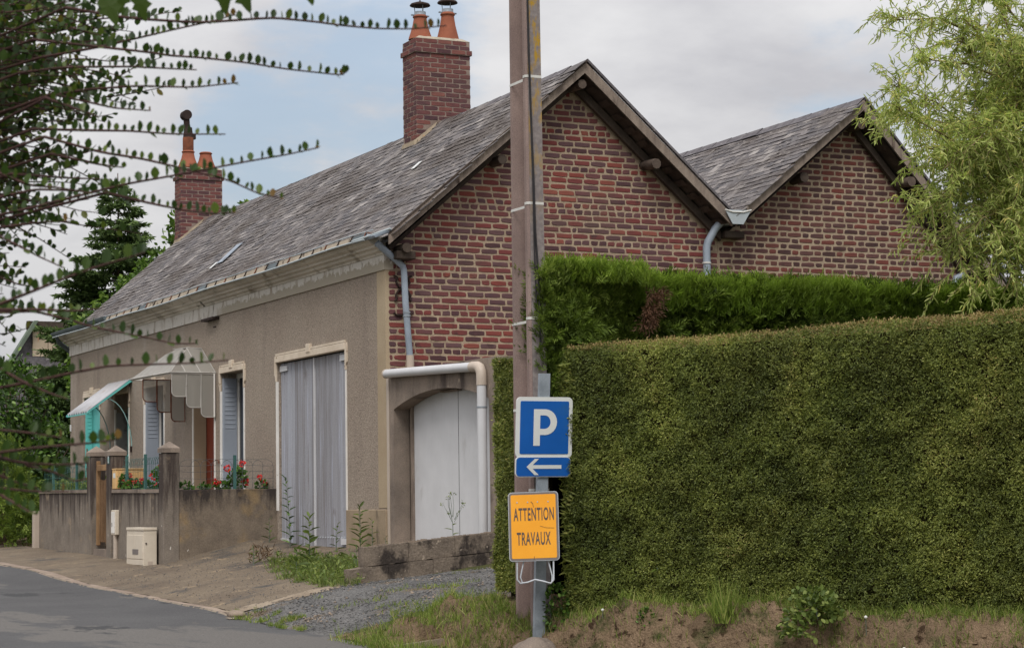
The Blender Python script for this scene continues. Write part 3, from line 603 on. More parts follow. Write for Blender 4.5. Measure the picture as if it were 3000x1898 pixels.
# brick gable
gw = MB().prism([(0.005, 2.035), (4.70, 2.035), (4.70, 3.90), (2.57, 5.76), (0.005, 3.56)], .0065, .28, PX).build('gable_wall', M['mortar'], H)
MB().box(.112, 4.93, .004, .28, -.6, 2.032).build('gable_base', M['concrete'], H)
PIPEX = (.0,)
def tops(z): return (max(.035, (z - 3.58) / .845 + .06), min(4.69, 2.57 + (5.74 - z) / .868 - .08 + .03 * math.sin(z * 40)))
lst = []; z = 2.075; row = 0
while z < 5.72:
    xl, xr = tops(z + .03) if z > 3.45 else (.035, 4.69)
    rz = z + random.uniform(-.003, .003); hdr = row % 6 == 3 or (row % 17 == 9)
    x = .035 + (0 if row % 2 else -.117) + random.uniform(-.012, .012)
    while x < xr - .03:
        sw = .105 if hdr else .218
        if not hdr and random.random() < .07: sw = random.choice([.105, .06, .16])
        w = sw; x0, x1 = x, x + w
        if x0 < xl: x0 = xl
        if x1 > xr: x1 = xr
        if x1 - x0 > .045: lst.append(((x0 + x1) / 2, 0.0, rz + random.gauss(0, .0015), x1 - x0 if (x1 - x0) < w - .001 else w, .0575))
        x += w + random.uniform(.013, .020)
    z += .0785; row += 1
hid = lambda b: (b[0] > 1.85 and b[2] < 3.42) or (1.2 < b[0] < 1.75) or (b[0] > 1.2 and b[2] < 2.7) or b[0] < .1
lay_bricks(lst, gw, M['bk1'], M['bk1s'], 'g1', 300, lambda b: (0 if hid(b) else 10) + near(*b[:3]) * (1 if b[3] > .15 else .6))
# low garage in front of the gable: rendered arch facing the street, white ribbed doors, grey pipe along its top
GR = thing('garage', (1.5, -1.5, -.1), 'low concrete garage with wide white arched door joined to the brick gable', 'garage')
AY0, AY1, AZS, AZC = -.22, -2.90, 1.585, 1.765
ah = (AY0 - AY1) / 2; ari = AZC - AZS; arr = (ah * ah + ari * ari) / (2 * ari); acy = (AY0 + AY1) / 2; acz = AZC - arr
ar = MB(); ar.box(-.004, .20, AY0, -.004, -.6, 2.03); ar.box(-.004, .20, -3.10, AY1, -.6, 2.03)
ys = frange(AY1, AY0, .08)
for i in range(len(ys) - 1):
    a, b = ys[i], ys[i + 1]; za, zb = acz + math.sqrt(arr * arr - (a - acy) ** 2), acz + math.sqrt(arr * arr - (b - acy) ** 2)
    ar.add([(-.004, a, za), (-.004, b, zb), (-.004, b, 2.03), (-.004, a, 2.03), (.20, a, za), (.20, b, zb), (.20, b, 2.03), (.20, a, 2.03)], [(0, 1, 2, 3), (4, 7, 6, 5), (0, 4, 5, 1), (3, 2, 6, 7)])
ar.build('arch_wall', M['concrete'], GR)
MB().box(-.010, .04, -.085, -.012, -.6, 1.98).build('corner_strip', M['pvcj'], GR)
MB().box(.20, 4.2, -3.10, -2.92, -.6, 2.03).build('side_wall', M['concrete'], GR)
MB().box(.20, 4.2, -2.92, .0, 1.93, 2.03).build('flat_roof', M['concrete'], GR)
gd = MB().box(.235, .25, AY1 - .05, AY0 - .02, -.3, 1.9).build('garage_door', M['dark'], GR)
for a, b in ((-1.588, -.315), (-2.95, -1.602)):
    k = MB(); n = int(round((b - a) / .042))
    for i in range(n):
        q0 = a + (b - a) * i / n; q1 = a + (b - a) * (i + 1) / n
        k.add([(.222, q0, -.3), (.2195, q0 + .004, -.3), (.2195, q1 - .004, -.3), (.222, q1, -.3), (.222, q0, 1.88), (.2195, q0 + .004, 1.88), (.2195, q1 - .004, 1.88), (.222, q1, 1.88)], [(0, 1, 5, 4), (1, 2, 6, 5), (2, 3, 7, 6)])
    k.build('door_leaf', M['pvc'], gd)
MB().box(.19, .225, -.312, -.262, -.3, 1.70).build('door_frame', M['wood'], gd)
MB().box(.15, .20, -1.75, -1.25, 1.735, 1.755).build('door_frame', M['wood'], gd)
MB().tube([(-.062, -.155, 2.018), (-.062, -.8, 2.0), (-.062, -1.7, 1.972), (-.062, -2.62, 1.942)], .052, 16).build('drain_pipe', M['pvc'], GR)
MB().tube([(-.062, -2.60, 1.943), (-.062, -2.74, 1.938), (-.062, -2.80, 1.92), (-.062, -2.835, 1.87), (-.062, -2.84, 1.80), (-.062, -2.84, 1.73)], .058, 16).build('pipe_elbow', M['pvcj'], GR)
MB().tube([(-.062, -.135, 2.0185), (-.062, -.16, 2.0175)], .057, 16).build('pipe_cap', M['pvcj'], GR)
MB().tube([(-.062, -2.84, 1.75), (-.062, -2.84, .8), (-.062, -2.82, -.25)], .052, 16).build('drain_pipe', M['pvc'], GR)
MB().tube([(-.062, -2.84, 1.50), (-.062, -2.84, 1.485)], .057, 16).build('pipe_clip', M['galv'], GR)
# zinc downpipe on the corner
MB().tube([(-.16, -.12, 3.60), (-.10, -.12, 3.545), (.10, -.10, 3.40), (.185, -.10, 3.325), (.20, -.10, 3.27), (.215, -.10, 2.9), (.268, -.10, 2.20)], .040, 14).build('downpipe', M['zinc'], H)
MB().tube([(.268, -.10, 2.25), (.270, -.10, 2.04)], .048, 14).build('pipe_socket', M['pvcj'], H)
MB().tube([(.228, -.10, 2.775), (.229, -.10, 2.755)], .047, 14).tube([(.230, -.10, 2.735), (.231, -.10, 2.715)], .047, 14).build('pipe_clip', M['galv'], H)
an = MB()
for s in (1, -1):
    an.tube([(.22, -.014, 3.07), (.22 + s * .05, -.018, 3.08), (.22 + s * .09, -.018, 3.14), (.22 + s * .07, -.018, 3.20), (.22 + s * .12, -.018, 3.22)], .014, 6)
    an.tube([(.22, -.014, 3.07), (.22 + s * .06, -.018, 3.04), (.22 + s * .10, -.018, 2.98), (.22 + s * .08, -.018, 2.94), (.22 + s * .11, -.018, 2.91)], .014, 6)
    an.tube([(.22, -.014, 2.74), (.22 + s * .09, -.016, 2.74), (.22 + s * .12, -.016, 2.77)], .013, 6)
an.build('wall_anchor', M['iron'], H)
# gutter laid on the eaves: pale back boards between rusty brackets, zinc lip, darker trough at the far end
for i, yy in enumerate(frange(.02, 12.1, .44)[:-1]):
    bm_ = M['gboard'] if i % 7 not in (0,) else M['zincd']
    MB().add([(-.268, yy + .008, 3.65), (-.268, yy + .43, 3.65), (-.238, yy + .43, 3.728), (-.238, yy + .008, 3.728), (-.25, yy + .008, 3.645), (-.25, yy + .43, 3.645), (-.222, yy + .43, 3.724), (-.222, yy + .008, 3.724)],
             [(0, 1, 2, 3), (7, 6, 5, 4), (0, 4, 5, 1), (1, 5, 6, 2), (2, 6, 7, 3), (3, 7, 4, 0)]).build('gutter_board', bm_, H)
    MB().tube([(-.285, yy, 3.65), (-.262, yy, 3.69), (-.243, yy, 3.738), (-.16, yy, 3.72)], .0075, 5).build('gutter_bracket', M['iron' if i % 3 else 'rust'], H)
MB().tube([(-.285 - .006 * math.sin(q * 1.9), q, 3.642 + .010 * math.sin(q * 1.3)) for q in frange(-.02, 15.55, .4)], .013, 8).build('gutter_lip', M['zincl'], H)
MB().tube([(-.242, q, 3.742 + .006 * math.sin(q * 2.1)) for q in frange(-.2, 12.1, .4)], .007, 6).build('gutter_rod', M['zincl'], H)
g2 = MB(); ys_ = (11.9, 15.6)
ang = [math.pi + math.pi * k / 8 for k in range(9)]
pr = [(-.225 + .09 * math.cos(a), 3.735 + .075 * math.sin(a)) for a in ang]
g2.add([(a, ys_[0], b) for a, b in pr] + [(a, ys_[1], b) for a, b in pr], [(k, k + 1, 10 + k, 9 + k) for k in range(8)] + [tuple(range(9)), tuple(range(9, 18))], True)
g2.build('gutter', M['zincd'], H, fix=False)
g3 = MB(); g3.add([(-.27, -.30, 3.66), (-.27, .35, 3.655), (-.10, .35, 3.75), (-.06, -.36, 3.735), (-.25, -.30, 3.635), (-.25, .35, 3.635), (-.10, .35, 3.70), (-.06, -.34, 3.70)], [(0, 1, 2, 3), (7, 6, 5, 4), (0, 4, 5, 1), (1, 5, 6, 2), (2, 6, 7, 3), (3, 7, 4, 0)])
g3.build('gutter_outlet', M['zinc'], H)
MB().tube([(-.29, .35, 3.662), (-.275, -.1, 3.668), (-.08, -.37, 3.742)], .014, 7).build('gutter_lip', M['zincl'], H)
MB().tube([(-.25, 15.35, 3.66), (-.20, 15.42, 3.55), (-.05, 15.48, 3.46), (.06, 15.5, 3.36)], .045, 10).build('downpipe', M['zincd'], H)
# far gable and back
MB().prism([(0.3, -.6), (4.93, -.6), (4.93, 3.72), (2.57, 5.76), (0.3, 3.80), (.02, 3.56), (.02, -.6)], YF - .02, YF + .03, PX).build('end_wall', M['render'], H)
MB().box(4.65, 4.92, .30, YF - .03, -.6, 3.7).build('back_wall', M['render'], H)
MB().box(-.11, .03, 6.46, 7.02, 3.235, 3.272).build('wall_bracket', M['iron'], H)
MB().box(-.01, .02, 6.62, 6.74, 3.13, 3.145).build('wall_hole', M['iron'], H)

# chimneys
def chimney(P, ztop, kind, parent):
    x0, x1, y0, y1 = P; zb = 5.3 if y0 < 10 else 5.2
    k = MB().box(x0 + .004, x1 - .004, y0 + .004, y1 - .004, zb, ztop).build('chimney', M['mortarc'], parent)
    L = []; Ls = []; row = 0; z = ztop - .03
    h = .0625; nw = (x1 - x0) / round((x1 - x0) / .23); nd = (y1 - y0) / round((y1 - y0) / .115)
    while z > zb + .1:
        out = .0 if row >= 3 else (.028 if row == 2 else .0)
        if row == 2: out = .026
        off = 0 if row % 2 else -.115
        x = x0 + off - out
        while x < x1 + out - .02:
            a, b = max(x, x0 - out), min(x + .223, x1 + out)
            zr = 3.69 + (min(b, 2.63) + .02) * .872
            if b - a > .05 and z > zr - .02: L.append(((a + b) / 2, y0 - out, z, b - a if b - a < .222 else .223, h))
            x += .232
        yy = y0 - out + (.06 if row % 2 else 0)
        off = -.115 if row % 2 else 0
        q = y0 + off - out
        while q < y1 + out - .02:
            a, b = max(q, y0 - out + .004), min(q + .223, y1 + out)
            if b - a > .05 and z > 3.69 + (x0 + .02) * .872 - .03: Ls.append((x0 - out, (a + b) / 2, z, b - a if b - a < .222 else .223, h))
            q += .232
        if row == 2:
            MB().box(x0 - out + .004, x1 + out - .004, y0 - out + .004, y1 + out - .004, z - .036, z + .036).build('corbel_course', M['mortarc'], parent=k)
        z -= .0705; row += 1
    lay_bricks(L, k, M['bkc'], M['bkcs'], 'ch', 400, lambda b: 1)
    lay_bricks(Ls, k, M['bkc'], M['bkcs'], 'ch', 400, lambda b: 1, '-x')
    cp = MB(); e = .02
    cp.add([(x0 - e + .02, y0 - e + .02, ztop), (x1 + e - .02, y0 - e + .02, ztop), (x1 + e - .02, y1 + e - .02, ztop), (x0 - e + .02, y1 + e - .02, ztop), (x0 + .09, y0 + .09, ztop + .055), (x1 - .09, y0 + .09, ztop + .055), (x1 - .09, y1 - .09, ztop + .055), (x0 + .09, y1 - .09, ztop + .055)],
           [(0, 1, 5, 4), (1, 2, 6, 5), (2, 3, 7, 6), (3, 0, 4, 7), (4, 5, 6, 7), (3, 2, 1, 0)]); cp.build('mortar_cap', M['capmortar'], k)
    # cement fillets where the stack meets the slates
    zf = lambda x: 3.69 + (x + .02) * .872
    f = MB(); w = .03; xt = min(x1, 2.60)
    a0, a1 = x0 - .05, xt - .12
    f.add([(a0, y0 - w, zf(a0) + .0), (a1, y0 - w, zf(a1) + .02), (a1 + .05, y0, zf(a1) + .10), (a0, y0 + .002, zf(a0) + .08), (a0, y0 - w, zf(a0) - .05), (a1, y0 - w, zf(a1) - .05)], [(0, 1, 2, 3), (4, 5, 1, 0)])
    f.add([(x0 - w, y0 - w, zf(x0 - w) - .02), (x0 - w, y1 + w, zf(x0 - w) - .02), (x0, y1 + w, zf(x0) + .06), (x0, y0 - w, zf(x0) + .06)], [(0, 1, 2, 3)])
    f.build('cement_fillet', M['flash'], k, fix=False)
    return k
c1 = chimney(CH1, 7.17, 'near', H); c2 = chimney(CH2, 6.92, 'far', H)
def pot(x, yy, z, k, hat, h=.34, r=.165):
    o = MB().lathe((x, yy, z), [(r * 1.06, 0), (r * 1.02, .03), (r * .86, h * .30), (r * .70, h * .55), (r * .60, h * .80), (r * .575, h * .90), (r * .66, h * .91), (r * .66, h * .95), (r * .58, h * .97), (r * .55, h), (r * .45, h), (r * .45, h * .9)], 22)
    o = o.build('chimney_pot', M['terra'], k)
    return o
p = pot(2.38, 4.35, 7.20, c1, True, .36); q = pot(2.82, 4.35, 7.20, c1, True, .44)
for xx, zz in ((2.38, 7.56), (2.82, 7.64)):
    w = MB().lathe((xx, 4.35, zz), [(.085, -.03), (.085, .05), (.075, .052)], 18)
    w.box(xx - .14, xx + .14, 4.335, 4.365, zz - .012, zz + .006)
    for s in range(3):
        a = s * 2.1 + .6; w.tube([(xx + .075 * math.cos(a), 4.35 + .075 * math.sin(a), zz + .04), (xx + .085 * math.cos(a), 4.35 + .085 * math.sin(a), zz + .145)], .006, 5)
    w.build('cowl_collar', M['galv'], c1)
    MB().lathe((xx, 4.35, zz + .14), [(.150, 0), (.152, .008), (.135, .03), (.06, .055), (.012, .062), (.012, .085), (.002, .086)], 18).build('cowl_hat', M['iron'], c1)
pot(2.28, 15.38, 6.95, c2, False, .34, .19); pot(2.63, 15.38, 6.95, c2, False, .33, .19)
MB().lathe((2.28, 15.38, 7.28), [(.105, 0), (.105, .26), (.095, .27)], 16).build('flue_liner', M['rust'], c2)
MB().lathe((2.28, 15.38, 7.54), [(.10, 0), (.085, .12), (.075, .20)], 16).tube([(2.26, 15.38, 7.66), (2.25, 15.38, 7.86), (2.24, 15.36, 7.98)], .06, 10).tube([(2.24, 15.30, 7.98), (2.24, 15.48, 7.98)], .095, 16).box(2.30, 2.42, 15.33, 15.43, 7.52, 7.62).build('smoke_cowl', M['iron'], c2)
# ------------------------------------------------------------------ openings of the front wall
def surround(par, y0, y1, z1, m='cream', zb=-.2, key=True, sides=True):
    e = .055
    MB().box(-.030, .05, y0 - .01, y1 + .01, z1 - .003, z1 + .085, .006).build('lintel', M[m], par)
    w = MB()
    for s, ya in ((1, y0), (-1, y1)):
        a, b = (ya - e, ya - .006) if s > 0 else (ya + .006, ya + e)
        yo = ya - e - .015 if s > 0 else ya + e + .015
        pts = [(ya - s * .004, z1 + .09), (ya - s * e, z1 + .085), (yo, z1 + .03), (yo, z1 - .16), (ya - s * (e - .02), z1 - .20), (ya - s * .034, z1 - .255), (ya - s * .004, z1 - .26)]
        if s < 0: pts = pts[::-1]
        w.prism(pts, -.020, .04, YZ)
    w.box(-.024, .04, y0 - .012, y1 + .012, z1 + .092, z1 + .118)
    if key: w.box(-.04, .04, (y0 + y1) / 2 - .07, (y0 + y1) / 2 + .07, z1 + .05, z1 + .165, .006)
    w.build('lintel_moulding', M[m], par)
    if sides:
        t = MB(); t.box(-.012, .02, y0 - .034, y0 + .001, zb, z1 - .262); t.box(-.012, .02, y1 - .001, y1 + .030, zb, z1 - .262); t.build('white_edging', M['white'], par)
def shutter_stack(par, y, x0, x1, z0, z1, face, m='shut', thick=.05):
    """folded metal shutter standing in the window reveal; face -1 looks towards -y"""
    n = MB().box(x0, x1, min(y, y + thick), max(y, y + thick), z0, z1, .004).build('shutter', M[m], par)
    yf = min(y, y + thick)
    lv = MB(); zz = z1 - .12
    while zz > z1 - .78:
        a, b = x0 + .03, x1 - .03
        lv = MB(); lv.add([(a, yf - .001, zz), (b, yf - .001, zz), (b, yf - .006, zz - .022), (a, yf - .006, zz - .022), (b, yf - .001, zz - .030), (a, yf - .001, zz - .030)], [(0, 1, 2, 3), (3, 2, 4, 5)]); lv.build('louvre', M[m], n, fix=False)
        zz -= .066
    return n
# garage door of upright boards
ga = MB().box(.10, .13, 1.34, 3.92, -.2, 2.42).build('garage_door', M['dark'], H)
yb = 3.915; k = 0
edges = []
for a, b, n in ((2.615, 3.915, 10), (1.345, 2.590, 10)):
    ws = [random.uniform(.8, 1.2) for _ in range(n)]; s = sum(ws); yy = b
    for w in ws:
        w = w / s * (b - a); edges.append((yy - w, yy)); yy -= w
for a, b in edges:
    x = .055 + random.uniform(-.004, .004); g = .008
    MB().add([(x + .03, a + g * .3, -.07), (x + .003, a + g * .5, -.07), (x, a + g, -.07), (x, b - g, -.07), (x + .003, b - g * .5, -.07), (x + .03, b - g * .4, -.07), (x + .03, a + g * .4, 2.40), (x + .003, a + g * .5, 2.40), (x, a + g, 2.40), (x, b - g, 2.40), (x + .003, b - g * .5, 2.40), (x + .03, b - g * .4, 2.40)],
             [(i, i + 1, i + 7, i + 6) for i in range(5)] + [(5, 0, 6, 11), (6, 7, 8, 9, 10, 11), (5, 4, 3, 2, 1, 0)]).build('plank', M['plank'], ga)
MB().box(.038, .075, 2.588, 2.617, -.06, 2.40).build('meeting_strip', M['pvc'], ga)
for yy, zz in ((3.62, 2.33), (1.36, 2.33), (3.62, -.01), (1.36, .0)):
    MB().prism([(yy, zz - .035), (yy + .28, zz - .04), (yy + .28, zz + .04), (yy, zz + .03)], .030, .052, YZ).build('strap_hinge', M['pvc'], ga)
bo = MB()
for i in range(12): bo.box(.036, .054, 1.45 + i * .095, 1.465 + i * .095, .045, .06)
bo.build('bolt', M['salu'], ga)
MB().box(.03, .056, 1.36, 3.90, -.13, -.072).build('bottom_rail', M['woodd'], ga)
surround(ga, 1.34, 3.92, 2.42, zb=.40)
def window(y0, y1, z1, kind):
    w = MB().box(.262, .285, y0, y1, -.3, z1).build('window', M['dark'], H)
    MB().add([(.255, y0 + .08, -.2), (.255, y1 - .08, -.2), (.255, y1 - .08, z1 - .08), (.255, y0 + .08, z1 - .08)], [(0, 3, 2, 1)]).build('pane', M['window'], w, fix=False)
    f = MB()
    for a, b in ((y0, y0 + .08), ((y0 + y1) / 2 - .045, (y0 + y1) / 2 + .045), (y1 - .08, y1)): f.box(.235, .26, a, b, -.2, z1)
    f.box(.237, .258, y0, y1, z1 - .07, z1); f.build('frame', M['white'], w)
    if kind == 'grey':
        shutter_stack(w, y1 - .055, .012, .225, -.2, z1 - .07, -1)
        shutter_stack(w, y0 + .012, .00, .20, -.2, z1 - .03, -1, 'shut', .05)
        MB().box(-.008, .21, y0 + .002, y0 + .012, -.2, z1 - .02).build('shutter_edge', M['white'], w)
    surround(w, y0, y1, z1)
    return w
window(5.33, 6.38, 2.42, 'grey'); window(9.30, 10.42, 2.42, 'grey')
# the window beside the awning: plain reveal, grey curtain, turquoise shutter folded at the near side
w = window(11.36, 12.22, 2.42, 'turq')
MB().box(.01, .235, 12.195, 12.214, -.2, 2.10).build('reveal_curtain', M['curtain'], w)
MB().box(-.004, .20, 11.365, 11.41, -.2, 2.38).build('shutter', M['turq'], w)
MB().box(-.02, .01, 11.355, 11.40, 1.30, 1.36).tube([(.0, 11.37, 1.0), (-.012, 11.37, 1.9)], .008, 5).build('shutter_catch', M['turq'], w)
# turquoise door at the far end
d = MB().box(.14, .17, 13.24, 14.30, -.3, 2.46).build('front_door', M['turq'], H)
shutter_stack(d, 14.30 - .06, .01, .135, -.2, 2.38, -1, 'turq')
MB().box(-.006, .14, 13.245, 13.29, -.2, 2.42).build('shutter', M['turq'], d)
hw = MB(); hw.box(.02, .11, 14.225, 14.237, 1.30, 1.34); hw.box(.02, .034, 14.22, 14.236, 1.05, 1.55); hw.box(.10, .114, 14.22, 14.236, 1.15, 1.50); hw.build('shutter_bar', M['rust'], d)
surround(d, 13.24, 14.30, 2.46, sides=False)
# porch door under the glass canopy
pd = MB().box(.20, .24, 6.69, 7.73, -.3, 2.40).build('porch_door', M['redwood'], H)
MB().box(.01, .20, 6.70, 6.76, -.3, 2.40).build('door_edge', M['redwood'], pd)
MB().box(.0, .19, 7.712, 7.729, -.2, 2.40).build('reveal_lining', M['smooth'], pd)
ed = MB(); ed.box(-.016, .02, 6.655, 6.688, -.3, 2.36); ed.box(-.016, .02, 7.731, 7.765, -.3, 2.36); ed.build('white_edging', M['white'], pd)
MB().tube([(-.02, 6.62, 1.15), (-.02, 6.48, 1.15), (-.01, 6.46, 1.10)], .008, 5).build('door_catch', M['rust'], pd)

# corrugated awning over the turquoise window and door
aw = MB(); y0, y1, n = 11.16, 12.56, 18
def awp(t, s):  # s along y, t down the slope
    yy = y0 + (y1 - y0) * s
    return (-.02 - .73 * t, yy, 2.615 - .545 * t + .024 * math.cos(s * n * math.pi))
st = frange(0, 1, 1 / 90)
vs = [awp(t_, s) for t_ in (0, .5, 1) for s in st]; k = len(st)
aw.add(vs, [(j * k + i, j * k + i + 1, (j + 1) * k + i + 1, (j + 1) * k + i) for j in range(2) for i in range(k - 1)], True)
AW = aw.build('awning', M['awn'], H, fix=False)
sd = AW.modifiers.new('thick', 'SOLIDIFY'); sd.thickness = .006
f = MB()
for yy in (y0 - .008, y1 - .012): f.prism([(-.01, 2.635), (-.77, 2.065), (-.77, 2.04), (-.01, 2.585)], yy, yy + .02, PX)
f.box(-.03, .0, y0, y1, 2.57, 2.60); f.box(-.76, -.74, y0, y1, 2.035, 2.055); f.build('awning_frame', M['turq'], AW)
for yy in (y0 + .02, y1 - .02):
    MB().tube([(-.44 + .44 * math.sin(a) , yy, 2.29 - .85 * (1 - math.cos(a))) for a in frange(.0, 1.55, .19)], .008, 6).build('awning_stay', M['stay'], AW)
    MB().box(-.03, .0, yy - .02, yy + .02, 1.40, 1.50).build('stay_bracket', M['iron'], AW)

# glass canopy over the porch door with stepped side screens
CN = MB().tube([(-.005, 6.63, 2.44), (-.68, 6.63, 2.44), (-.68, 8.79, 2.46), (-.005, 8.79, 2.46)], .016, 6, smooth=False).build('canopy', M['white'], H)
top0, top1 = Vector((-.01, 7.29, 2.86)), Vector((-.01, 8.05, 2.89)); fn, ff = Vector((-.70, 6.62, 2.45)), Vector((-.70, 8.80, 2.47)); wn_, wf = Vector((-.01, 6.62, 2.45)), Vector((-.01, 8.80, 2.47))
mid0 = Vector((-.42, 7.42, 2.86)); 
def pane(a, b, cc, d_, par=None, m='frost', name='glass_pane'):
    nn = (b - a).cross(d_ - a).normalized() * .004
    return MB().add([a, b, cc, d_, a + nn, b + nn, cc + nn, d_ + nn], [(3, 2, 1, 0), (4, 5, 6, 7), (0, 1, 5, 4), (1, 2, 6, 5), (2, 3, 7, 6), (3, 0, 4, 7)]).build(name, M[m], CN, fix=False)
bars = MB(); rb = .0085
for i in range(3):                                               # near hip, falling towards the gable
    e0, e1 = fn.lerp(wn_, i / 3), fn.lerp(wn_, (i + 1) / 3); HP_ = Vector((-.23, 7.32, 2.865))
    def onhip(e): t_ = (e.x + .70) / .47; return fn.lerp(HP_, t_) if t_ < 1 else Vector((e.x, 7.32, 2.865))
    t0, t1 = onhip(e0), onhip(e1)
    pane(e0, e1, t1, t0); bars.tube([e1, t1], rb, 5)
    if i == 0: bars.tube([fn, HP_], rb, 5)
n = 7
for i in range(n):                                               # long front slope
    e0, e1 = fn.lerp(ff, i / n), fn.lerp(ff, (i + 1) / n); HQ_ = Vector((-.23, 8.05, 2.89))
    def onrid(e): return fn.lerp(HP_, (e.y - 6.62) / .70) if e.y < 7.32 else (HP_.lerp(HQ_, (e.y - 7.32) / .73) if e.y < 8.05 else ff.lerp(HQ_, (8.80 - e.y) / .75))
    t0, t1 = onrid(e0), onrid(e1)
    pane(e1, e0, t0, t1); bars.tube([e1, t1], rb, 5)
pane(Vector((-.23, 7.32, 2.868)), top0, top1, Vector((-.23, 8.05, 2.892)))
bars.tube([Vector((-.23, 7.32, 2.87)), Vector((-.23, 8.05, 2.895))], rb, 5); bars.tube([top0, top1], rb, 5); bars.tube([fn, wn_], .013, 5); bars.tube([fn, ff], .013, 5); bars.tube([Vector((-.23, 7.32, 2.87)), top0], rb, 5)
bars.build('canopy_bar', M['cbar'], CN)
for yy, mm, dz in ((6.63, 'cbar', 0), (8.16, 'rust', 0)):              # two stepped screens
    zt = 2.43
    for i, zb in enumerate((2.09, 1.93, 1.79)):
        x0 = -.68 + .2245 * i; x1 = x0 + .2245
        zb += dz; pts = [(x0 + .004, zt), (x1 - .004, zt), (x1 - .004, zb)]
        for q in range(6):
            a = math.pi / 2 * q / 5; pts.append((x0 + .075 - .071 * math.sin(a), zb + .075 - .075 * math.cos(a)))
        MB().prism(pts, yy, yy + .005, PX).build('glass_pane', M['frost'], CN)
        fr_ = MB(); lp = [Vector((a, yy, b)) for a, b in pts]
        fr_.tube(lp + [lp[0]], .009, 5); fr_.build('screen_frame', M[mm], CN)
MB().tube([(-.03, 6.615, 1.79), (-.03, 6.615, 2.44)], .013, 6).build('canopy_bar', M['white'], CN)
MB().box(-.02, -.004, 15.24, 15.30, 1.90, 2.02).build('number_plate', M['swhite'], H)

# ------------------------------------------------------------------ second brick house
H2 = thing('house', (6.86, 0, 0), 'red brick gable house with slate roof standing behind the tall dark hedge', 'house')
g2w = MB().prism([(4.705, .2), (9.0, .2), (9.0, 3.55), (6.83, 5.60), (4.705, 3.82)], .0085, .25, PX).build('gable_wall', M['mortar'], H2)
r2 = MB().add([(4.78, -.30, 4.09), (6.86, -.30, 5.775), (6.86, 14, 5.775), (4.78, 14, 4.09), (4.78, -.30, 4.05), (6.86, -.30, 5.74), (6.86, 14, 5.74), (4.78, 14, 4.05)],
              [(0, 1, 2, 3), (7, 6, 5, 4), (0, 4, 5, 1), (1, 5, 6, 2), (2, 6, 7, 3), (3, 7, 4, 0)])
r2.add([(6.86, -.30, 5.80), (9.25, -.30, 3.27), (9.25, 14, 3.27), (6.86, 14, 5.80), (6.86, -.30, 5.76), (9.25, -.30, 3.23), (9.25, 14, 3.23), (6.86, 14, 5.76)],
       [(0, 1, 2, 3), (7, 6, 5, 4), (0, 4, 5, 1), (1, 5, 6, 2), (2, 6, 7, 3), (3, 7, 4, 0)])
r2 = r2.build('roof', M['oldslate'], H2)
slate_slope(r2, -.30, 12.0, (4.78, 4.10), (6.85, 5.785), 300)
rd = MB()
for yy in frange(-.33, 12, .42)[:-1]:
    z = 5.825 + .006 * nz(yy, 4, 1)
    rd.add([(6.74, yy, z - .10), (6.865, yy, z + .010), (6.98, yy, z - .11), (6.74, yy + .43, z - .104), (6.865, yy + .43, z + .003), (6.98, yy + .43, z - .114)], [(0, 1, 4, 3), (1, 2, 5, 4)])
rd.build('ridge', M['oldslate'], r2, fix=False)
verge([(4.78, 4.12), (6.84, 5.79)], -.345, .105, par=H2); verge([(6.84, 5.785), (9.2, 3.285)], -.345, .12, par=H2)
verge([(6.86, 5.83), (9.26, 3.29)], -.362, .03, .05, M['oldslate'], 'slate_edge', par=H2)
verge([(6.80, 5.58), (9.1, 3.14)], -.085, .10, .06, M['woodd'], 'rafter', par=H2)
MB().add([(4.85, -.33, 4.00), (6.82, -.33, 5.60), (6.82, .02, 5.60), (4.85, .02, 4.00)], [(0, 1, 2, 3)]).build('soffit', M['woodd'], H2, fix=False)
MB().add([(6.82, -.33, 5.61), (9.15, -.33, 3.15), (9.15, .02, 3.15), (6.82, .02, 5.61)], [(0, 1, 2, 3)]).build('soffit', M['woodd'], H2, fix=False)
for k in range(11):
    t_ = (k + .6) / 11; x = 6.86 + 2.2 * t_; z = 5.56 - 2.32 * t_
    MB().add([(x, -.31, z), (x + .07, -.31, z - .074), (x + .07, 0, z - .074), (x, 0, z)], [(0, 1, 2, 3)]).build('batten', M['woodd'], H2, fix=False)
log(7.58, 4.74, -.35, .1, .068, H2, -.02); log(5.9, 4.70, -.27, .1, .07, H2, 0, 'woodd'); log(6.83, 5.46, -.28, .1, .06, H2)
MB().box(8.55, 8.75, -.30, .05, 3.50, 3.62, .01).build('purlin', M['woodd'], H2)
MB().box(4.72, 5.02, -.16, .0, 3.86, 3.95, .01).build('wall_plate', M['woodd'], H2)
def tops2(z): return (max(4.725, 4.945 + (z - 4.02) / .85 + .05), min(8.98, 6.83 + (5.60 - z) / .945 - .12))
lst = []; z = 3.02; row = 0
while z < 5.56:
    xl, xr = tops2(z + .03); x = 4.725 - (.16 if row % 2 else 0) + random.uniform(-.01, .01); k = 0
    while x < xr - .03:
        w = .105 if k % 2 else .213
        x0, x1 = max(x, xl), min(x + w, xr)
        if x1 - x0 > .045: lst.append(((x0 + x1) / 2, .002, z + random.gauss(0, .0015), x1 - x0 if x1 - x0 < w - .001 else w, .0555))
        x += w + random.uniform(.016, .022); k += 1
    z += .0785; row += 1
lay_bricks(lst, g2w, M['bk2'], M['bk2s'], 'g2', 300, lambda b: (10 if b[2] > 3.45 and b[0] < 8.4 else 0) + near(*b[:3]) * (1 if b[3] > .15 else .6))
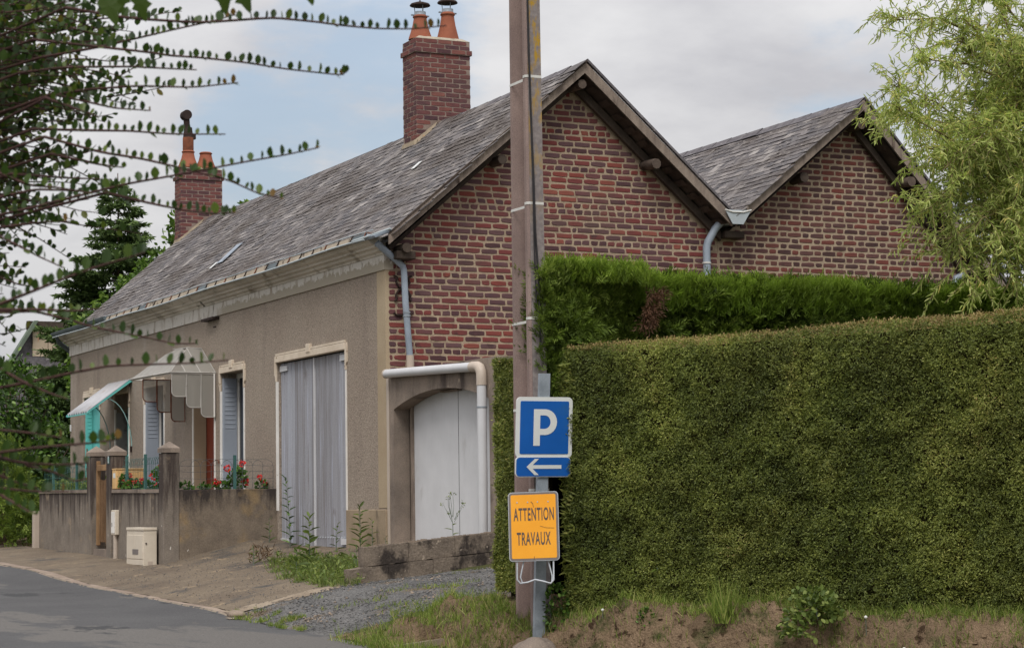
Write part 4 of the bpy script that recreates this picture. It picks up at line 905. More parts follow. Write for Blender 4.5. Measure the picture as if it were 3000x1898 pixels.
# zinc valley box and pipe between the two roofs
va = MB().add([(4.56, -.30, 4.20), (4.68, -.30, 4.03), (4.86, -.30, 4.03), (4.98, -.30, 4.20), (4.56, 8, 4.22), (4.68, 8, 4.05), (4.86, 8, 4.05), (4.98, 8, 4.22)], [(0, 1, 5, 4), (1, 2, 6, 5), (2, 3, 7, 6), (0, 1, 2, 3)])
va.build('valley_gutter', M['zincl'], H2, fix=False)
MB().prism([(4.59, 4.19), (4.70, 4.01), (4.86, 4.01), (4.985, 4.20)], -.385, -.37, PX).build('gutter_end', M['zincl'], H2)
MB().tube([(4.59, -.385, 4.19), (4.70, -.39, 4.165), (4.86, -.39, 4.168), (4.985, -.385, 4.20)], .011, 6).build('gutter_lip', M['band'], H2)
MB().tube([(4.64, -.2, 4.06), (4.58, -.14, 3.97), (4.48, -.12, 3.80), (4.455, -.12, 3.72), (4.45, -.12, 2.2)], .05, 14).build('downpipe', M['zinc'], H2)
MB().tube([(4.453, -.12, 3.53), (4.453, -.12, 3.51)], .058, 14).build('pipe_clip', M['band'], H2)
MB().tube([(8.98, -.2, 3.68), (8.70, -.15, 3.56), (8.45, -.12, 3.46), (8.40, -.12, 3.3)], .045, 12).build('downpipe', M['zinc'], H2)
MB().box(8.7, 8.99, .25, 12, .0, 3.3).build('side_wall', M['mortar'], H2)

# ------------------------------------------------------------------ garden wall, pillars, gate, fences
W = thing('garden_wall', (-1.5, 5.5, -.3), 'low stained concrete garden wall with pyramid-capped pillars along the pavement', 'wall')
MB().prism([(4.172, -.6), (6.585, -.6), (6.585, .685), (4.172, .66)], -1.575, -1.43, YZ).build('wall_section', M['wallstain'], W)
MB().prism([(4.172, .663), (6.585, .688), (6.585, .738), (4.172, .712)], -1.592, -1.413, YZ).build('coping', M['concrete'], W)
MB().prism([(7.955, -.6), (11.08, -.6), (11.08, .725), (7.955, .70)], -1.575, -1.43, YZ).build('wall_section', M['wallstain'], W)
MB().prism([(7.955, .703), (11.08, .728), (11.08, .778), (7.955, .75)], -1.592, -1.413, YZ).build('coping', M['concrete'], W)
MB().box(-1.378, .01, 3.955, 4.12, -.6, .70, .008).build('wall_section', M['wallside'], W)
MB().box(-1.57, -1.44, 6.852, 7.698, -.6, -.13).build('threshold', M['concrete'], W)
def pillar(y0, y1, zt):
    p = MB().box(-1.60, -1.38, y0, y1, -.6, zt, .008).build('pillar', M['wallstain'], W)
    q = MB(); e = .012; x0, x1 = -1.60 - e, -1.38 + e; a, b = y0 - e, y1 + e; zc = zt + .006
    q.add([(x0, a, zc), (x1, a, zc), (x1, b, zc), (x0, b, zc), (x0, a, zc + .06), (x1, a, zc + .06), (x1, b, zc + .06), (x0, b, zc + .06), ((x0 + x1) / 2, (a + b) / 2, zc + .155)],
          [(3, 2, 1, 0), (0, 1, 5, 4), (1, 2, 6, 5), (2, 3, 7, 6), (3, 0, 4, 7), (4, 5, 8), (5, 6, 8), (6, 7, 8), (7, 4, 8)])
    q.build('pillar_cap', M['concrete'], p)
pillar(3.95, 4.17, 1.19); pillar(6.59, 6.85, 1.22); pillar(7.70, 7.95, 1.24)
wp_ = thing('post', (-1.62, 11.18, -.2), 'slim white post at the far end of the garden wall beside the conifer', 'post')
MB().box(-1.66, -1.50, 11.09, 11.22, -.3, .44, .006).build('shaft', M['pvcj'], wp_)
pp = MB().box(-1.606, -1.595, 6.665, 6.745, 1.105, 1.235, .003).build('number_plate', M['fence'], None)
tag(pp, 'small green-edged white number plate on the middle gate pillar', 'number plate')
MB().box(-1.609, -1.6075, 6.68, 6.73, 1.12, 1.22).build('plate_face', M['pvc'], pp); 
MB().box(-1.611, -1.6095, 6.698, 6.712, 1.135, 1.20).build('plate_digit', M['turq'], pp)
gt = thing('garden_gate', (-1.5, 7.27, -.1), 'narrow wooden slatted gate between two concrete pillars', 'gate')
for i in range(9):
    y0 = 7.55 - i * .083
    MB().box(-1.512, -1.50, y0 - .040, y0, -.03, .885 + .006 * math.sin(i * 2), .002).build('slat', M['slatw'], gt)
MB().box(-1.535, -1.48, 7.60, 7.66, -.08, 1.17, .006).build('gate_post', M['gatewood'], gt)
MB().box(-1.548, -1.51, 6.87, 7.57, 1.02, 1.11, .005).build('top_rail', M['gatewood'], gt)
MB().box(-1.498, -1.46, 6.87, 7.57, .60, .68).build('rail', M['gatewood'], gt); MB().box(-1.498, -1.46, 6.87, 7.57, .05, .13).build('rail', M['gatewood'], gt)
# fences of hooped wire on top of the walls
def hoopfence(name, A, B, z0, h, step, label, posts, group, m='wire', rows=4):
    A, B = Vector(A), Vector(B); d = B - A; n = max(2, int(d.length / step))
    F_ = thing(name, (A.x, A.y, z0), label, 'fence', group); mb = MB(); r = .0030
    P = [A + d * (i / n) for i in range(n + 1)]
    for i, p in enumerate(P):
        jt = Vector((random.uniform(-.006, .006), random.uniform(-.006, .006), 0))
        mb.tube([p + Vector((0, 0, z0)), p + jt + Vector((0, 0, z0 + h - .09))], r, 4, False)
        if i + 2 <= n:
            q = P[i + 2] if i + 2 <= n else p
            mb.tube([p.lerp(q, (1 - math.cos(a)) / 2) + jt + Vector((0, 0, z0 + h - .09 + .09 * math.sin(a))) for a in frange(0, math.pi, math.pi / 6)], r, 4, False)
    for k in range(rows):
        zz = z0 + .02 + (h - .11) * (k / (rows - 1)) ** .8
        mb.tube([p + Vector((0, 0, zz + .006 * math.sin(i * 1.7 + k))) for i, p in enumerate(P)], r, 4, False)
    mb.build('wire_mesh', M[m], F_, fix=False)
    for s in posts:
        p = A + d * s; MB().box(p.x - .018, p.x + .018, p.y - .018, p.y + .018, z0 - .01, z0 + h + .05).build('fence_post', M['fence'], F_)
hoopfence('wire_fence', (-1.34, 4.06, 0), (-.02, 4.06, 0), .70, .41, .135, 'hooped wire fence above the damp side wall next to the garage door', [.585], 'wire fences on the garden wall')
hoopfence('wire_fence', (-1.50, 4.25, 0), (-1.50, 6.30, 0), .715, .44, .10, 'hooped wire fence above the wall behind the beige cabinet', [.44, .90], 'wire fences on the garden wall', 'fence')
hoopfence('wire_fence', (-1.50, 8.0, 0), (-1.50, 11.05, 0), .745, .38, .10, 'green wire fence on the far wall beyond the gate', [.31, .80], 'wire fences on the garden wall', 'fence')

# cabinet, meter box, heat pump
ub = thing('utility_cabinet', (-1.75, 4.7, -.3), 'beige metal utility cabinet on the pavement against the corner pillar', 'utility cabinet')
x0, x1, y0, y1 = -1.80, -1.615, 4.20, 5.02
MB().box(x0, x1, y0, y1, -.36, .155, .006).build('cabinet_body', M['beige'], ub)
MB().box(x0 - .008, x1 + .004, y0 - .008, y1 + .008, .16, .20, .006).build('cabinet_lid', M['beige'], ub)
for a, b in ((y0 + .02, (y0 + y1) / 2 - .004), ((y0 + y1) / 2 + .004, y1 - .02)): MB().box(x0 - .008, x0 + .002, a, b, -.22, .10, .003).build('cabinet_door', M['beige'], ub)
MB().box(x0 - .012, x0 - .0085, y0 + .22, y0 + .50, -.16, -.09).build('warning_plate', M['sgrey'], ub)
MB().box(x0 - .006, x0 + .002, y0 + .01, y1 - .01, -.30, -.235, .002).build('cabinet_foot', M['beige'], ub)
MB().box(x0 + .06, x1 - .06, y0 - .004, y0 + .002, -.31, -.25).build('vent_panel', M['pvcj'], ub)
MB().tube([(x0 + .035, y0 - .007, -.02), (x0 + .035, y0 - .007, .0)], .01, 8).build('lock', M['iron'], ub)
mb_ = thing('meter_box', (-1.62, 6.35, -.2), 'slim white meter box with its conduit on the garden wall', 'meter box')
MB().box(-1.635, -1.577, 6.22, 6.44, .085, .44, .008).build('box_body', M['beige'], mb_)
MB().box(-1.642, -1.6355, 6.24, 6.42, .11, .415, .003).build('box_door', M['white'], mb_)
MB().box(-1.645, -1.6425, 6.36, 6.38, .20, .26).build('box_catch', M['iron'], mb_)
MB().tube([(-1.60, 6.32, .09), (-1.60, 6.32, -.26)], .035, 8).build('conduit', M['pvcj'], mb_)
hp = thing('ribbed_box', (-1.38, 6.47, .74), 'tan ribbed box with small white label standing on the wall beside the gate pillar', 'box')
x0, x1, y0, y1 = -1.585, -1.175, 6.37, 6.57
MB().box(x0, x1, y0, y1, .742, 1.02, .006).build('casing', M['tan'], hp)
for i in range(11): MB().box(x0 + .022 + i * .035, x0 + .040 + i * .035, y0 - .010, y0, .765, 1.0).build('rib', M['tan'], hp)
MB().box(x0 - .003, x0 + .002, y0 + .03, y0 + .15, .90, .97).build('label_plate', M['swhite'], hp)
MB().box(x0 - .006, x1 + .006, y0 - .014, y1 + .004, 1.0205, 1.035, .003).build('lid', M['tan'], hp)

# ------------------------------------------------------------------ block wall beside the drive
M['blockc'] = mat('old_concrete_block', c(104, 94, 85), c(138, 125, 111), 4, .97, .1, .9, 36, .012, [(c(64, 58, 54), 4, .52, .10, (1, 1, .6)), (c(166, 152, 136), 14, .64, .05, None), (c(200, 192, 182), 24, .72, .02, None)], .3, 50)
B = thing('block_wall', (-.8, -3.14, -.35), 'low retaining wall of stained concrete blocks beside the gravel drive', 'wall')
def blk(x0, x1, zb0, zb1, zt0, zt1, y0=-3.22, y1=-3.06):
    j = lambda s=.005: random.uniform(-s, s)
    n = 5; fs = []; r_ = random.Random(int(x0 * 1000) + int(zb0 * 977))
    def edge(za, zb, up): return [(x0 + .0015 + (x1 - x0 - .003) * i / n, za + (zb - za) * i / n + (r_.uniform(-.010, .002) * up)) for i in range(n + 1)]
    poly = edge(zb0, zb1, 0) + edge(zt0, zt1, 1)[::-1]
    MB().prism(poly, y0 + j(.008), y1 + j(.006), PX).build('block', M['blockc'], B)
ztop = lambda x: .02 + .086 * (x + 1.6)
zmid = lambda x: ztop(x) - .20
xs = [-1.60, -1.10, -.57, -.015]
for a, b in zip(xs, xs[1:]): blk(a, b, zmid(a) + .002, zmid(b) + .002, ztop(a), ztop(b))
xs = [-1.76, -1.33, -.83, -.33, -.015]
for a, b in zip(xs, xs[1:]): blk(a, b, zmid(a) - .34, zmid(b) - .34, zmid(a) - .002, zmid(b) - .002, -3.232, -3.06)
cp = MB()
for i in range(46):
    x = -1.58 + i * .034 + random.uniform(-.01, .01); s = random.uniform(.02, .06); z = ztop(x)
    cp.box(x, x + s, -3.21 + random.uniform(0, .09), -3.15 + random.uniform(0, .08), z - .012, z + random.uniform(.002, .013))
cp.build('crumbling_mortar', M['stone'], B, kind='stuff')
MB().tube([(-.10, -3.25, .05), (-.085, -3.26, .0), (-.09, -3.27, -.06), (-.12, -3.27, -.09), (-.13, -3.27, -.15)], .012, 6).build('iron_hook', M['iron'], B)
# ------------------------------------------------------------------ pole and signs
PO = thing('utility_pole', (-1.9, -7.75, -.65), 'tall reddish concrete utility pole standing on the bank in front of the hedge', 'utility pole')
def pole_sec(z, k):
    """H outline: open channel towards the street (-x), flat flank towards the camera (-y)"""
    cx_, cy_ = -1.905, -7.745; w, d = .150 * k, .33 * k           # x and y extent
    x0, x1, y0, y1 = cx_ - w / 2, cx_ + w / 2, cy_ - d / 2, cy_ + d / 2
    f, ch, g = .050 * k, .018 * k, .105 * k
    p = [(x0, y0 + ch), (x0 + ch, y0), (x1, y0), (x1, y1), (x0 + ch * .5, y1), (x0, y1 - ch * .5), (x0, y1 - f), (x0 + g, y1 - f - .03 * k), (x0 + g, y0 + f + .05 * k), (x0, y0 + f + .01 * k)]
    return [(a, b, z) for a, b in p]
zs = [-1.1, .6, 2.4, 4.2, 6.2]; ks = [1.06, 1.03, .99, .95, .91]
pm = MB(); V_ = []
for z_, k in zip(zs, ks): V_ += pole_sec(z_, k)
faces = []
for i in range(4):
    for q in range(10): faces.append((i * 10 + q, i * 10 + (q + 1) % 10, (i + 1) * 10 + (q + 1) % 10, (i + 1) * 10 + q))
pm.add(V_, faces + [tuple(range(10))[::-1], tuple(range(40, 50))]); pm.build('shaft', M['pole'], PO)
fk = MB()
for i in range(4):
    a, b = pole_sec(zs[i], ks[i]), pole_sec(zs[i + 1], ks[i + 1])
    e_ = Vector((0, -.003, 0)); A_ = [Vector(a[1]) + e_ + Vector((.002, 0, 0)), Vector(a[2]) + e_, Vector(b[2]) + e_, Vector(b[1]) + e_ + Vector((.002, 0, 0))]
    fk.add(A_, [(0, 1, 2, 3)])
fk.build('flank', M['polel'], PO, fix=False)
for zz in (4.02, 2.945, 1.98, 1.255, .555):
    k = 1.03 - (zz - .6) * .0214; s = pole_sec(zz, k)
    band = MB(); e_ = .004
    ring = [s[9], s[0], s[1], s[2], s[3], s[4], s[5], s[6]]
    lowz = -.028
    pts = [Vector(p) for p in ring]; pts[-1].z += lowz
    cxy = Vector((-1.905, -7.745, 0))
    def grow(p): d_ = Vector((p.x - cxy.x, p.y - cxy.y, 0)); return p + d_.normalized() * e_
    pts = [grow(p) for p in pts]; h_ = .011
    n = len(pts); loop = pts
    vs = [p + Vector((0, 0, h_)) for p in loop] + [p - Vector((0, 0, h_)) for p in loop]
    fs = [(i, i + 1, n + i + 1, n + i) for i in range(n - 1)]
    # strap stretched across the open channel, a little lower
    a, b = grow(Vector(s[9])) + Vector((0, 0, lowz)), grow(Vector(s[6])) + Vector((0, 0, lowz))
    loop = [p for p in pts[:5]]; n = len(loop)
    vs = [p + Vector((0, 0, h_)) for p in loop] + [p - Vector((0, 0, h_)) for p in loop]; fs = [(i, i + 1, n + i + 1, n + i) for i in range(n - 1)]
    band.add(vs, fs)
    a, b = grow(Vector(s[9])) + Vector((-.002, -.004, -.03)), grow(Vector(s[6])) + Vector((-.002, .004, -.03)); b2 = grow(Vector(s[5])) + Vector((0, 0, -.03))
    up_ = Vector((0, 0, h_)); band.add([a + up_, b + up_, b2 + up_, a - up_, b - up_, b2 - up_], [(0, 1, 4, 3), (1, 2, 5, 4)])
    band.build('steel_band', M['band'], PO, fix=False)
cb = MB(); cb.tube([(-1.962 + .0, -7.925, 4.9), (-1.955, -7.925, 4.2), (-1.945, -7.925, 3.7), (-1.930, -7.925, 3.2), (-1.922, -7.928, 2.7), (-1.900, -7.935, 2.3), (-1.895, -7.94, 1.7)], .0085, 6)
cb.tube([(-1.965, -7.922, 4.9), (-1.958, -7.922, 4.2), (-1.937, -7.925, 3.2), (-1.932, -7.928, 2.5), (-1.925, -7.935, 2.1)], .006, 6); cb.build('cable', M['cable'], PO)

SP = thing('sign_post', (-1.99, -8.0, -.62), 'galvanised steel post leaning in front of the concrete pole, carrying the blue signs', 'post')
def fr_(O, r, u):
    r = Vector(r).normalized(); u = Vector(u).normalized(); n = r.cross(u).normalized(); O = Vector(O)
    return lambda a, b, cc: O + r * a + u * b + n * cc
pt = MB(fr_((-1.985, -7.985, -.85), (1, -.05, .0), (.012, -.058, 1)))
pt.add([(-.046, 0, -.02), (.046, 0, -.02), (.046, 0, .02), (-.046, 0, .02), (-.046, 2.36, -.02), (.046, 2.36, -.02), (.046, 2.36, .02), (-.046, 2.36, .02)], [(0, 3, 2, 1), (4, 5, 6, 7), (0, 1, 5, 4), (1, 2, 6, 5), (2, 3, 7, 6), (3, 0, 4, 7)])
pt.build('steel_tube', M['galv'], SP)
def rrect(w, h, r, n=6):
    p = []
    for cx_, cy_, a0 in ((w / 2 - r, h / 2 - r, 0), (-w / 2 + r, h / 2 - r, 90), (-w / 2 + r, -h / 2 + r, 180), (w / 2 - r, -h / 2 + r, 270)):
        for i in range(n + 1): a = R(a0 + 90 * i / n); p.append((cx_ + r * math.cos(a), cy_ + r * math.sin(a)))
    return p
P3 = lambda a, b, cc: (a, b, cc)
# parking sign
T_ = fr_((-1.965, -8.125, 1.062), (1, -.06, -.004), (.012, -.058, 1))
ps = MB(T_).prism(rrect(.50, .50, .042), -.014, .0, P3).build('parking_sign', M['swhite'], None)
tag(ps, 'square blue parking sign with a white P and white border', 'road sign')
MB(T_).prism(rrect(.432, .432, .012), .0005, .003, P3).build('blue_field', M['blue'], ps)
lp = MB(T_); hh = .148; st_ = .058; ro, ri = .098, .040
out = [(-.098, -hh), (-.098 + st_, -hh), (-.098 + st_, -.060), (-.005, -.060)]
for i in range(13):
    a = -math.pi / 2 + math.pi * i / 12; out.append((.005 + .105 * math.cos(a), .045 + .105 * math.sin(a) * 1.0))
out += [(-.098, .15)]
inn = [(-.098 + st_, .002 - .0), ]
# letter as outer shape with a counter cut by bridging quads
outer = [(.0, -.060)] + [(.005 + .105 * math.cos(-math.pi / 2 + math.pi * i / 12), .045 + .105 * math.sin(-math.pi / 2 + math.pi * i / 12)) for i in range(13)] + [(-.040, .150)]
inner = [(.0, -.010)] + [(.000 + .052 * math.cos(-math.pi / 2 + math.pi * i / 12), .045 + .055 * math.sin(-math.pi / 2 + math.pi * i / 12)) for i in range(13)] + [(-.040, .100)]
outer[0] = (-.040, -.060); inner[0] = (-.040, -.010)
zt = .0055
lp.add([(a, b, zt) for a, b in outer] + [(a, b, zt) for a, b in inner], [(i, i + 1, 15 + i + 1, 15 + i) for i in range(14)])
lp.add([(-.098, -hh, zt), (-.040, -hh, zt), (-.040, .150, zt), (-.098, .150, zt)], [(0, 1, 2, 3)])
lp.build('letter', M['swhite'], ps, fix=False)
# arrow plate
T_ = fr_((-1.975, -8.112, .742), (1, -.06, -.004), (.012, -.058, 1))
as_ = MB(T_).prism(rrect(.49, .165, .035), -.014, .0, P3).build('direction_sign', M['swhite'], None)
tag(as_, 'narrow blue plate with a white arrow pointing left under the parking sign', 'road sign')
MB(T_).prism(rrect(.478, .153, .030), .0005, .003, P3).build('blue_field', M['blue'], as_)
ay = MB(T_); z_ = .0055
ay.add([(-.135, 0, z_), (-.045, .066, z_), (-.068, .066, z_), (-.150, .004, z_)], [(0, 1, 2, 3)])
pA = [(-.150, 0), (-.078, .066), (-.040, .066), (-.096, .015), (.160, .015), (.160, -.015), (-.096, -.015), (-.040, -.066), (-.078, -.066)]
ay = MB(T_); ay.add([(a, b, z_) for a, b in pA], [tuple(range(9))]); ay.build('arrow', M['swhite'], as_, fix=False)
# roadworks sign leaning on the post
tr_r = Vector((.885, -.465, .022)).normalized(); tr_u = Vector((.03, .085, 1)).normalized()
T_ = fr_((-2.155, -8.285, .262), tr_r, tr_u)
ts = MB(T_).prism(rrect(.405, .555, .03), -.030, .0, P3).build('roadworks_sign', M['salu'], None)
tag(ts, 'orange rectangular roadworks sign reading ATTENTION TRAVAUX leaning against the post', 'road sign')
MB(T_).prism(rrect(.395, .545, .027), .0005, .002, P3).build('grey_border', M['sgrey'], ts)
MB(T_).prism(rrect(.362, .512, .012), .0025, .004, P3).build('orange_face', M['orange'], ts)
def text(body, a, b, w, h, m, par, T_, z_=.0055, bold=.0):
    cu_ = bpy.data.curves.new('lettering', 'FONT'); cu_.body = body; cu_.size = 1; cu_.offset = bold; cu_.align_x = 'CENTER'; cu_.space_character = 1.14
    ob = bpy.data.objects.new('lettering_src', cu_); COL.objects.link(ob)
    dg = bpy.context.evaluated_depsgraph_get(); me = bpy.data.meshes.new_from_object(ob.evaluated_get(dg))
    bpy.data.objects.remove(ob)
    co_ = [v.co.copy() for v in me.vertices]; x0 = min(v.x for v in co_); x1 = max(v.x for v in co_); y0 = min(v.y for v in co_); y1 = max(v.y for v in co_)
    mbx = MB(T_); mbx.add([(a + ((v.x - x0) / (x1 - x0) - .5) * w, b + ((v.y - y0) / (y1 - y0) - .5) * h, z_) for v in co_], [tuple(p.vertices) for p in me.polygons])
    return mbx.build('lettering', m, par, fix=False)
text('ATTENTION', .002, .098, .325, .105, M['stext'], ts, T_, bold=.02)
text('TRAVAUX', -.002, -.098, .272, .105, M['stext'], ts, T_, bold=.02)
bo = MB(T_)
for a in (-.13, -.045, .035, .12): bo.prism([(a + .006 * math.cos(q), .195 + .006 * math.sin(q)) for q in frange(0, 5.5, 1.1)], .004, .007, P3)
bo.build('rivet', M['salu'], ts)
sc_ = MB(T_); sc_.tube([(-.02, .20, .0055), (-.005, .185, .0055), (.002, .155, .0055)], .0022, 4); sc_.tube([(.05, .002, .0055), (.10, -.014, .0055), (.165, -.018, .0055)], .0014, 4); sc_.tube([(-.005, -.27, .006), (.0, -.24, .006)], .002, 4); sc_.build('scratch', M['stext'], ts)
lg = MB(T_); lg.tube([(-.14, -.26, -.015), (-.145, -.42, -.015), (-.12, -.452, -.015), (-.06, -.445, -.015), (.0, -.425, -.02), (.06, -.44, -.01), (.125, -.46, -.005), (.15, -.43, -.01), (.152, -.26, -.015)], .0075, 7)
lg.tube([(-.085, -.26, -.03), (-.118, -.40, -.03), (-.105, -.445, -.03), (-.06, -.447, -.02)], .0065, 6); lg.tube([(.105, -.26, -.03), (.138, -.40, -.03), (.135, -.445, -.02)], .0065, 6); lg.build('folding_leg', M['salu'], ts)

# ------------------------------------------------------------------ clipped hedge in front
def plane_pts(O, du, dv, n, f=None):
    """n random points on the patch O + s du + t dv"""
    s, t_ = rng.random(n), rng.random(n)
    return np.array(O)[None] + s[:, None] * np.array(du)[None] + t_[:, None] * np.array(dv)[None], s, t_
def rough(P, Nv, amp, sc, seed=0):
    d = np.array([noise.fractal(Vector((p[0] * sc, p[1] * sc, p[2] * sc + seed)), .9, 2.0, 4) for p in P])
    return P + np.asarray(Nv) * (d * amp)[:, None], d
def sprigs(name, P, Nv, par, m, L, W, spread=.85, per=4, up=.25, tm=RHOMB, rnd=None, lift=.012):
    n = len(P); Nv = np.broadcast_to(np.asarray(Nv, float), P.shape)
    Nr = np.repeat(Nv, per, 0)
    A = nrm(.38 * Nr + spread * rng.normal(size=(n * per, 3)) + np.array([0, 0, up]))
    Pp = np.repeat(P, per, 0) + rng.normal(size=(n * per, 3)) * lift
    base = np.repeat(rng.random(n), per) if rnd is None else np.repeat(rnd, per)
    r_ = np.clip(base * .6 + rng.random(n * per) * .4, 0, 1)
    return leaves(name, Pp, A, Nr + .75 * sphere_dirs(n * per) + np.array([0, 0, .25]), rng.uniform(.7, 1.3, n * per) * L, rng.uniform(.7, 1.3, n * per) * W, tm, m, par, r_)
HG = thing('clipped_hedge', (-.9, -10.0, -.35), 'long dense clipped evergreen hedge with flat top on the earth bank', 'hedge')
hd = Vector((HR[0] - HL[0], HR[1] - HL[1], 0)); hlen = hd.length; hd.normalize(); hn = Vector((-hd.y * -1, hd.x * -1, 0)); hn = Vector((hd.y, -hd.x, 0))
if hn.x > 0: hn = -hn                                     # towards the road
O = Vector((HL[0], HL[1], -.42)); EXT = hlen + 2.2; TH = 1.0; ZT = 1.725
core = MB()
k0 = O - hn * .07; k1 = O + hd * EXT - hn * .07; k2 = k1 - hn * TH; k3 = k0 - hn * TH + hd * .0
k0 = k0 + hd * .06; k3 = k3 + hd * .06
core.add([k0, k1, k2, k3] + [v + Vector((0, 0, ZT + .36)) for v in (k0, k1, k2, k3)], [(0, 1, 5, 4), (1, 2, 6, 5), (2, 3, 7, 6), (3, 0, 4, 7), (4, 5, 6, 7)])
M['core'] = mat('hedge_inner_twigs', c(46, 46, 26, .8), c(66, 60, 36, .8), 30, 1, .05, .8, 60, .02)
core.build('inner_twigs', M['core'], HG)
N1 = 62000
P, s, t_ = plane_pts(O, hd * EXT, Vector((0, 0, ZT + .42)), N1)
top_w = np.array([.035 * noise.fractal(Vector((q * EXT * 1.1, 3, 0)), 1, 2, 3) for q in s]); P[:, 2] = O.z + t_ * (ZT - O.z + top_w)
bul = np.array([noise.fractal(Vector((a * EXT * .9, b * 2.2, 5)), 1, 2, 3) + .8 * noise.fractal(Vector((a * EXT * 5.5, b * 2.2, 15)), 1, 2, 3) for a, b in zip(s, t_)]) * .034
P, d_ = rough(P, np.array(hn), .045, 6.5); P = P + np.array(hn) * bul[:, None] - np.array(hn) * (.10 * np.clip(t_ - .955, 0, 1) / .045 * .5)[:, None]
patchy = np.array([noise.fractal(Vector((p[0] * 2.2, p[1] * 2.2, p[2] * 2.2)), 1, 2, 4) for p in P])
rv = np.clip(.42 + .50 * patchy + .5 * (rng.random(N1) - .5), 0, 1)
sprigs('foliage', P, np.array(hn), HG, G['yew'], .023, .0085, .75, 5, .15, RHOMB, rv)
P, s, t_ = plane_pts(O + Vector((0, 0, ZT - O.z)), hd * EXT, -hn * (TH + .05), 14000); P[:, 2] += np.array([.035 * noise.fractal(Vector((q * EXT * 1.1, 3, 0)), 1, 2, 3) for q in s])
P, _ = rough(P, np.array([0, 0, 1]), .02, 6); sprigs('top_growth', P, np.array([0, 0, 1.]), HG, G['yewtop'], .020, .007, .7, 3, .5)
P, s, t_ = plane_pts(O, -hn * TH, Vector((0, 0, ZT - O.z)), 9000); P, _ = rough(P, -np.array(hd), .05, 5); sprigs('end_foliage', P, -np.array(hd), HG, G['yew'], .026, .010, .8, 4)
P, s, t_ = plane_pts(O + hd * (EXT + .0), -hn * TH, Vector((0, 0, ZT - O.z)), 5000); sprigs('end_foliage', P + np.array(hd) * .03, np.array(hd), HG, G['yew'], .035, .014, .8, 4)
# stray shoots reaching over the signs
P, s, t_ = plane_pts(O + hn * .01 - hd * .02, hd * .10, Vector((0, 0, ZT - O.z - .1)), 420); sprigs('stray_shoot', P, np.array(hn) * .5 - np.array(hd) * .8, HG, G['yew'], .06, .014, .35, 3, .1)

# tall dark conifer hedge behind, its end wrapping round the pole
TJ = thing('conifer_hedge', (-.8, -7.0, -.3), 'tall dark conifer hedge with bright green tips in front of the brick gables', 'hedge')
XE, YA, YB, XF = -1.77, -7.44, -6.80, 4.6; ZB = 2.42
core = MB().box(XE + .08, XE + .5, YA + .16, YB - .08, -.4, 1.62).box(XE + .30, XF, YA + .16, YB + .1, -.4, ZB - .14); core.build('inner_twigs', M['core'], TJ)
def sprays(name, P, Nv, par, m, L, W, per=7, up=.5, rnd=None, droop=.0):
    """flat fans of narrow scale-leaf strips"""
    n = len(P); Nv = np.broadcast_to(np.asarray(Nv, float), P.shape)
    ax = nrm(Nv * .75 + .55 * rng.normal(size=(n, 3)) + np.array([0, 0, up])); side = nrm(np.cross(ax, Nv + .7 * sphere_dirs(n))); nn = np.cross(side, ax)
    # leafy side shoots set along a short axis, the last one carrying on as its tip
    k = np.arange(per); u_ = k / per; sg = np.where(k % 2, 1., -1.); ang = sg * rng.uniform(.35, .8, (n, per)); ang[:, -1] *= .15
    Lt = rng.uniform(.6, 1.35, n)[:, None] * L
    A = ax[:, None] * np.cos(ang)[:, :, None] + side[:, None] * np.sin(ang)[:, :, None] + .16 * rng.normal(size=(n, per, 3))
    Ls = Lt * (.62 - .34 * u_)[None]
    Pp = P[:, None] + ax[:, None] * (Lt * u_[None])[:, :, None] - ax[:, None] * (.25 * Lt)[:, :, None]
    base = rng.random(n) if rnd is None else rnd
    return leaves(name, Pp.reshape(-1, 3), A.reshape(-1, 3), np.repeat(nn, per, 0) + .25 * rng.normal(size=(n * per, 3)), Ls.ravel(), W, RHOMB, m, par, np.clip(np.repeat(base, per) * .7 + .3 * rng.random(n * per), 0, 1))
n = 19000                                                   # long face towards the camera
P, s, t_ = plane_pts((XE + .15, YA, .9), (XF - XE, 0, 0), (0, 0, ZB - .9), n); P, _ = rough(P, (0, -1, 0), .22, 2.6, 4); P, _ = rough(P, (0, -1, 0), .10, 7, 1)
sprays('foliage', P, (0, -1, .1), TJ, G['thuja'], .14, .0125, 11, .35, np.clip(.45 + .5 * np.array([noise.fractal(Vector((p[0] * 3.5, p[1] * 3.5, p[2] * 3.5)), 1, 2, 3) for p in P]) + .3 * rng.normal(size=n), 0, 1))
n = 8000                                                   # end face towards the street, clipped below
P, s, t_ = plane_pts((XE, YA + .02, -.3), (0, YB - YA, 0), (0, 0, 2.0), n * 2); P, _ = rough(P, (-1, 0, 0), .06, 3, 7)
sprigs('clipped_end', P, (-1., -.2, 0), TJ, G['yew'], .027, .010, .75, 5, .15)
P, s, t_ = plane_pts((XE + .10, YA - .10, 1.66), (.05, .30, 0), (.12, -.04, .75), 2400); P, _ = rough(P, (-1, 0, 0), .06, 3, 7)
sprays('shoulder_growth', P, (-.6, -.9, .2), TJ, G['thuja'], .11, .0115, 9, .6)
n = 21000                                                   # bright young tips along the top
P, s, t_ = plane_pts((XE + .20, YA - .20, ZB), (XF - XE, 0, 0), (0, .50, 0), n)
tv = np.array([noise.fractal(Vector((p[0] * 2.6, p[1] * 2.6, 9)), 1, 2, 3) for p in P]); P[:, 2] += -.07 + .07 * tv + .06 * np.exp(-((P[:, 0] + 1.35) / .5) ** 2) - rng.random(n) ** 1.6 * .26
sprays('young_tips', P, (0, -.25, 1.), TJ, G['thujat'], .115, .0085, 8, .9, np.clip(.3 + .5 * (P[:, 2] - ZB + .12) / .2 + .3 * rng.random(n), 0, 1))
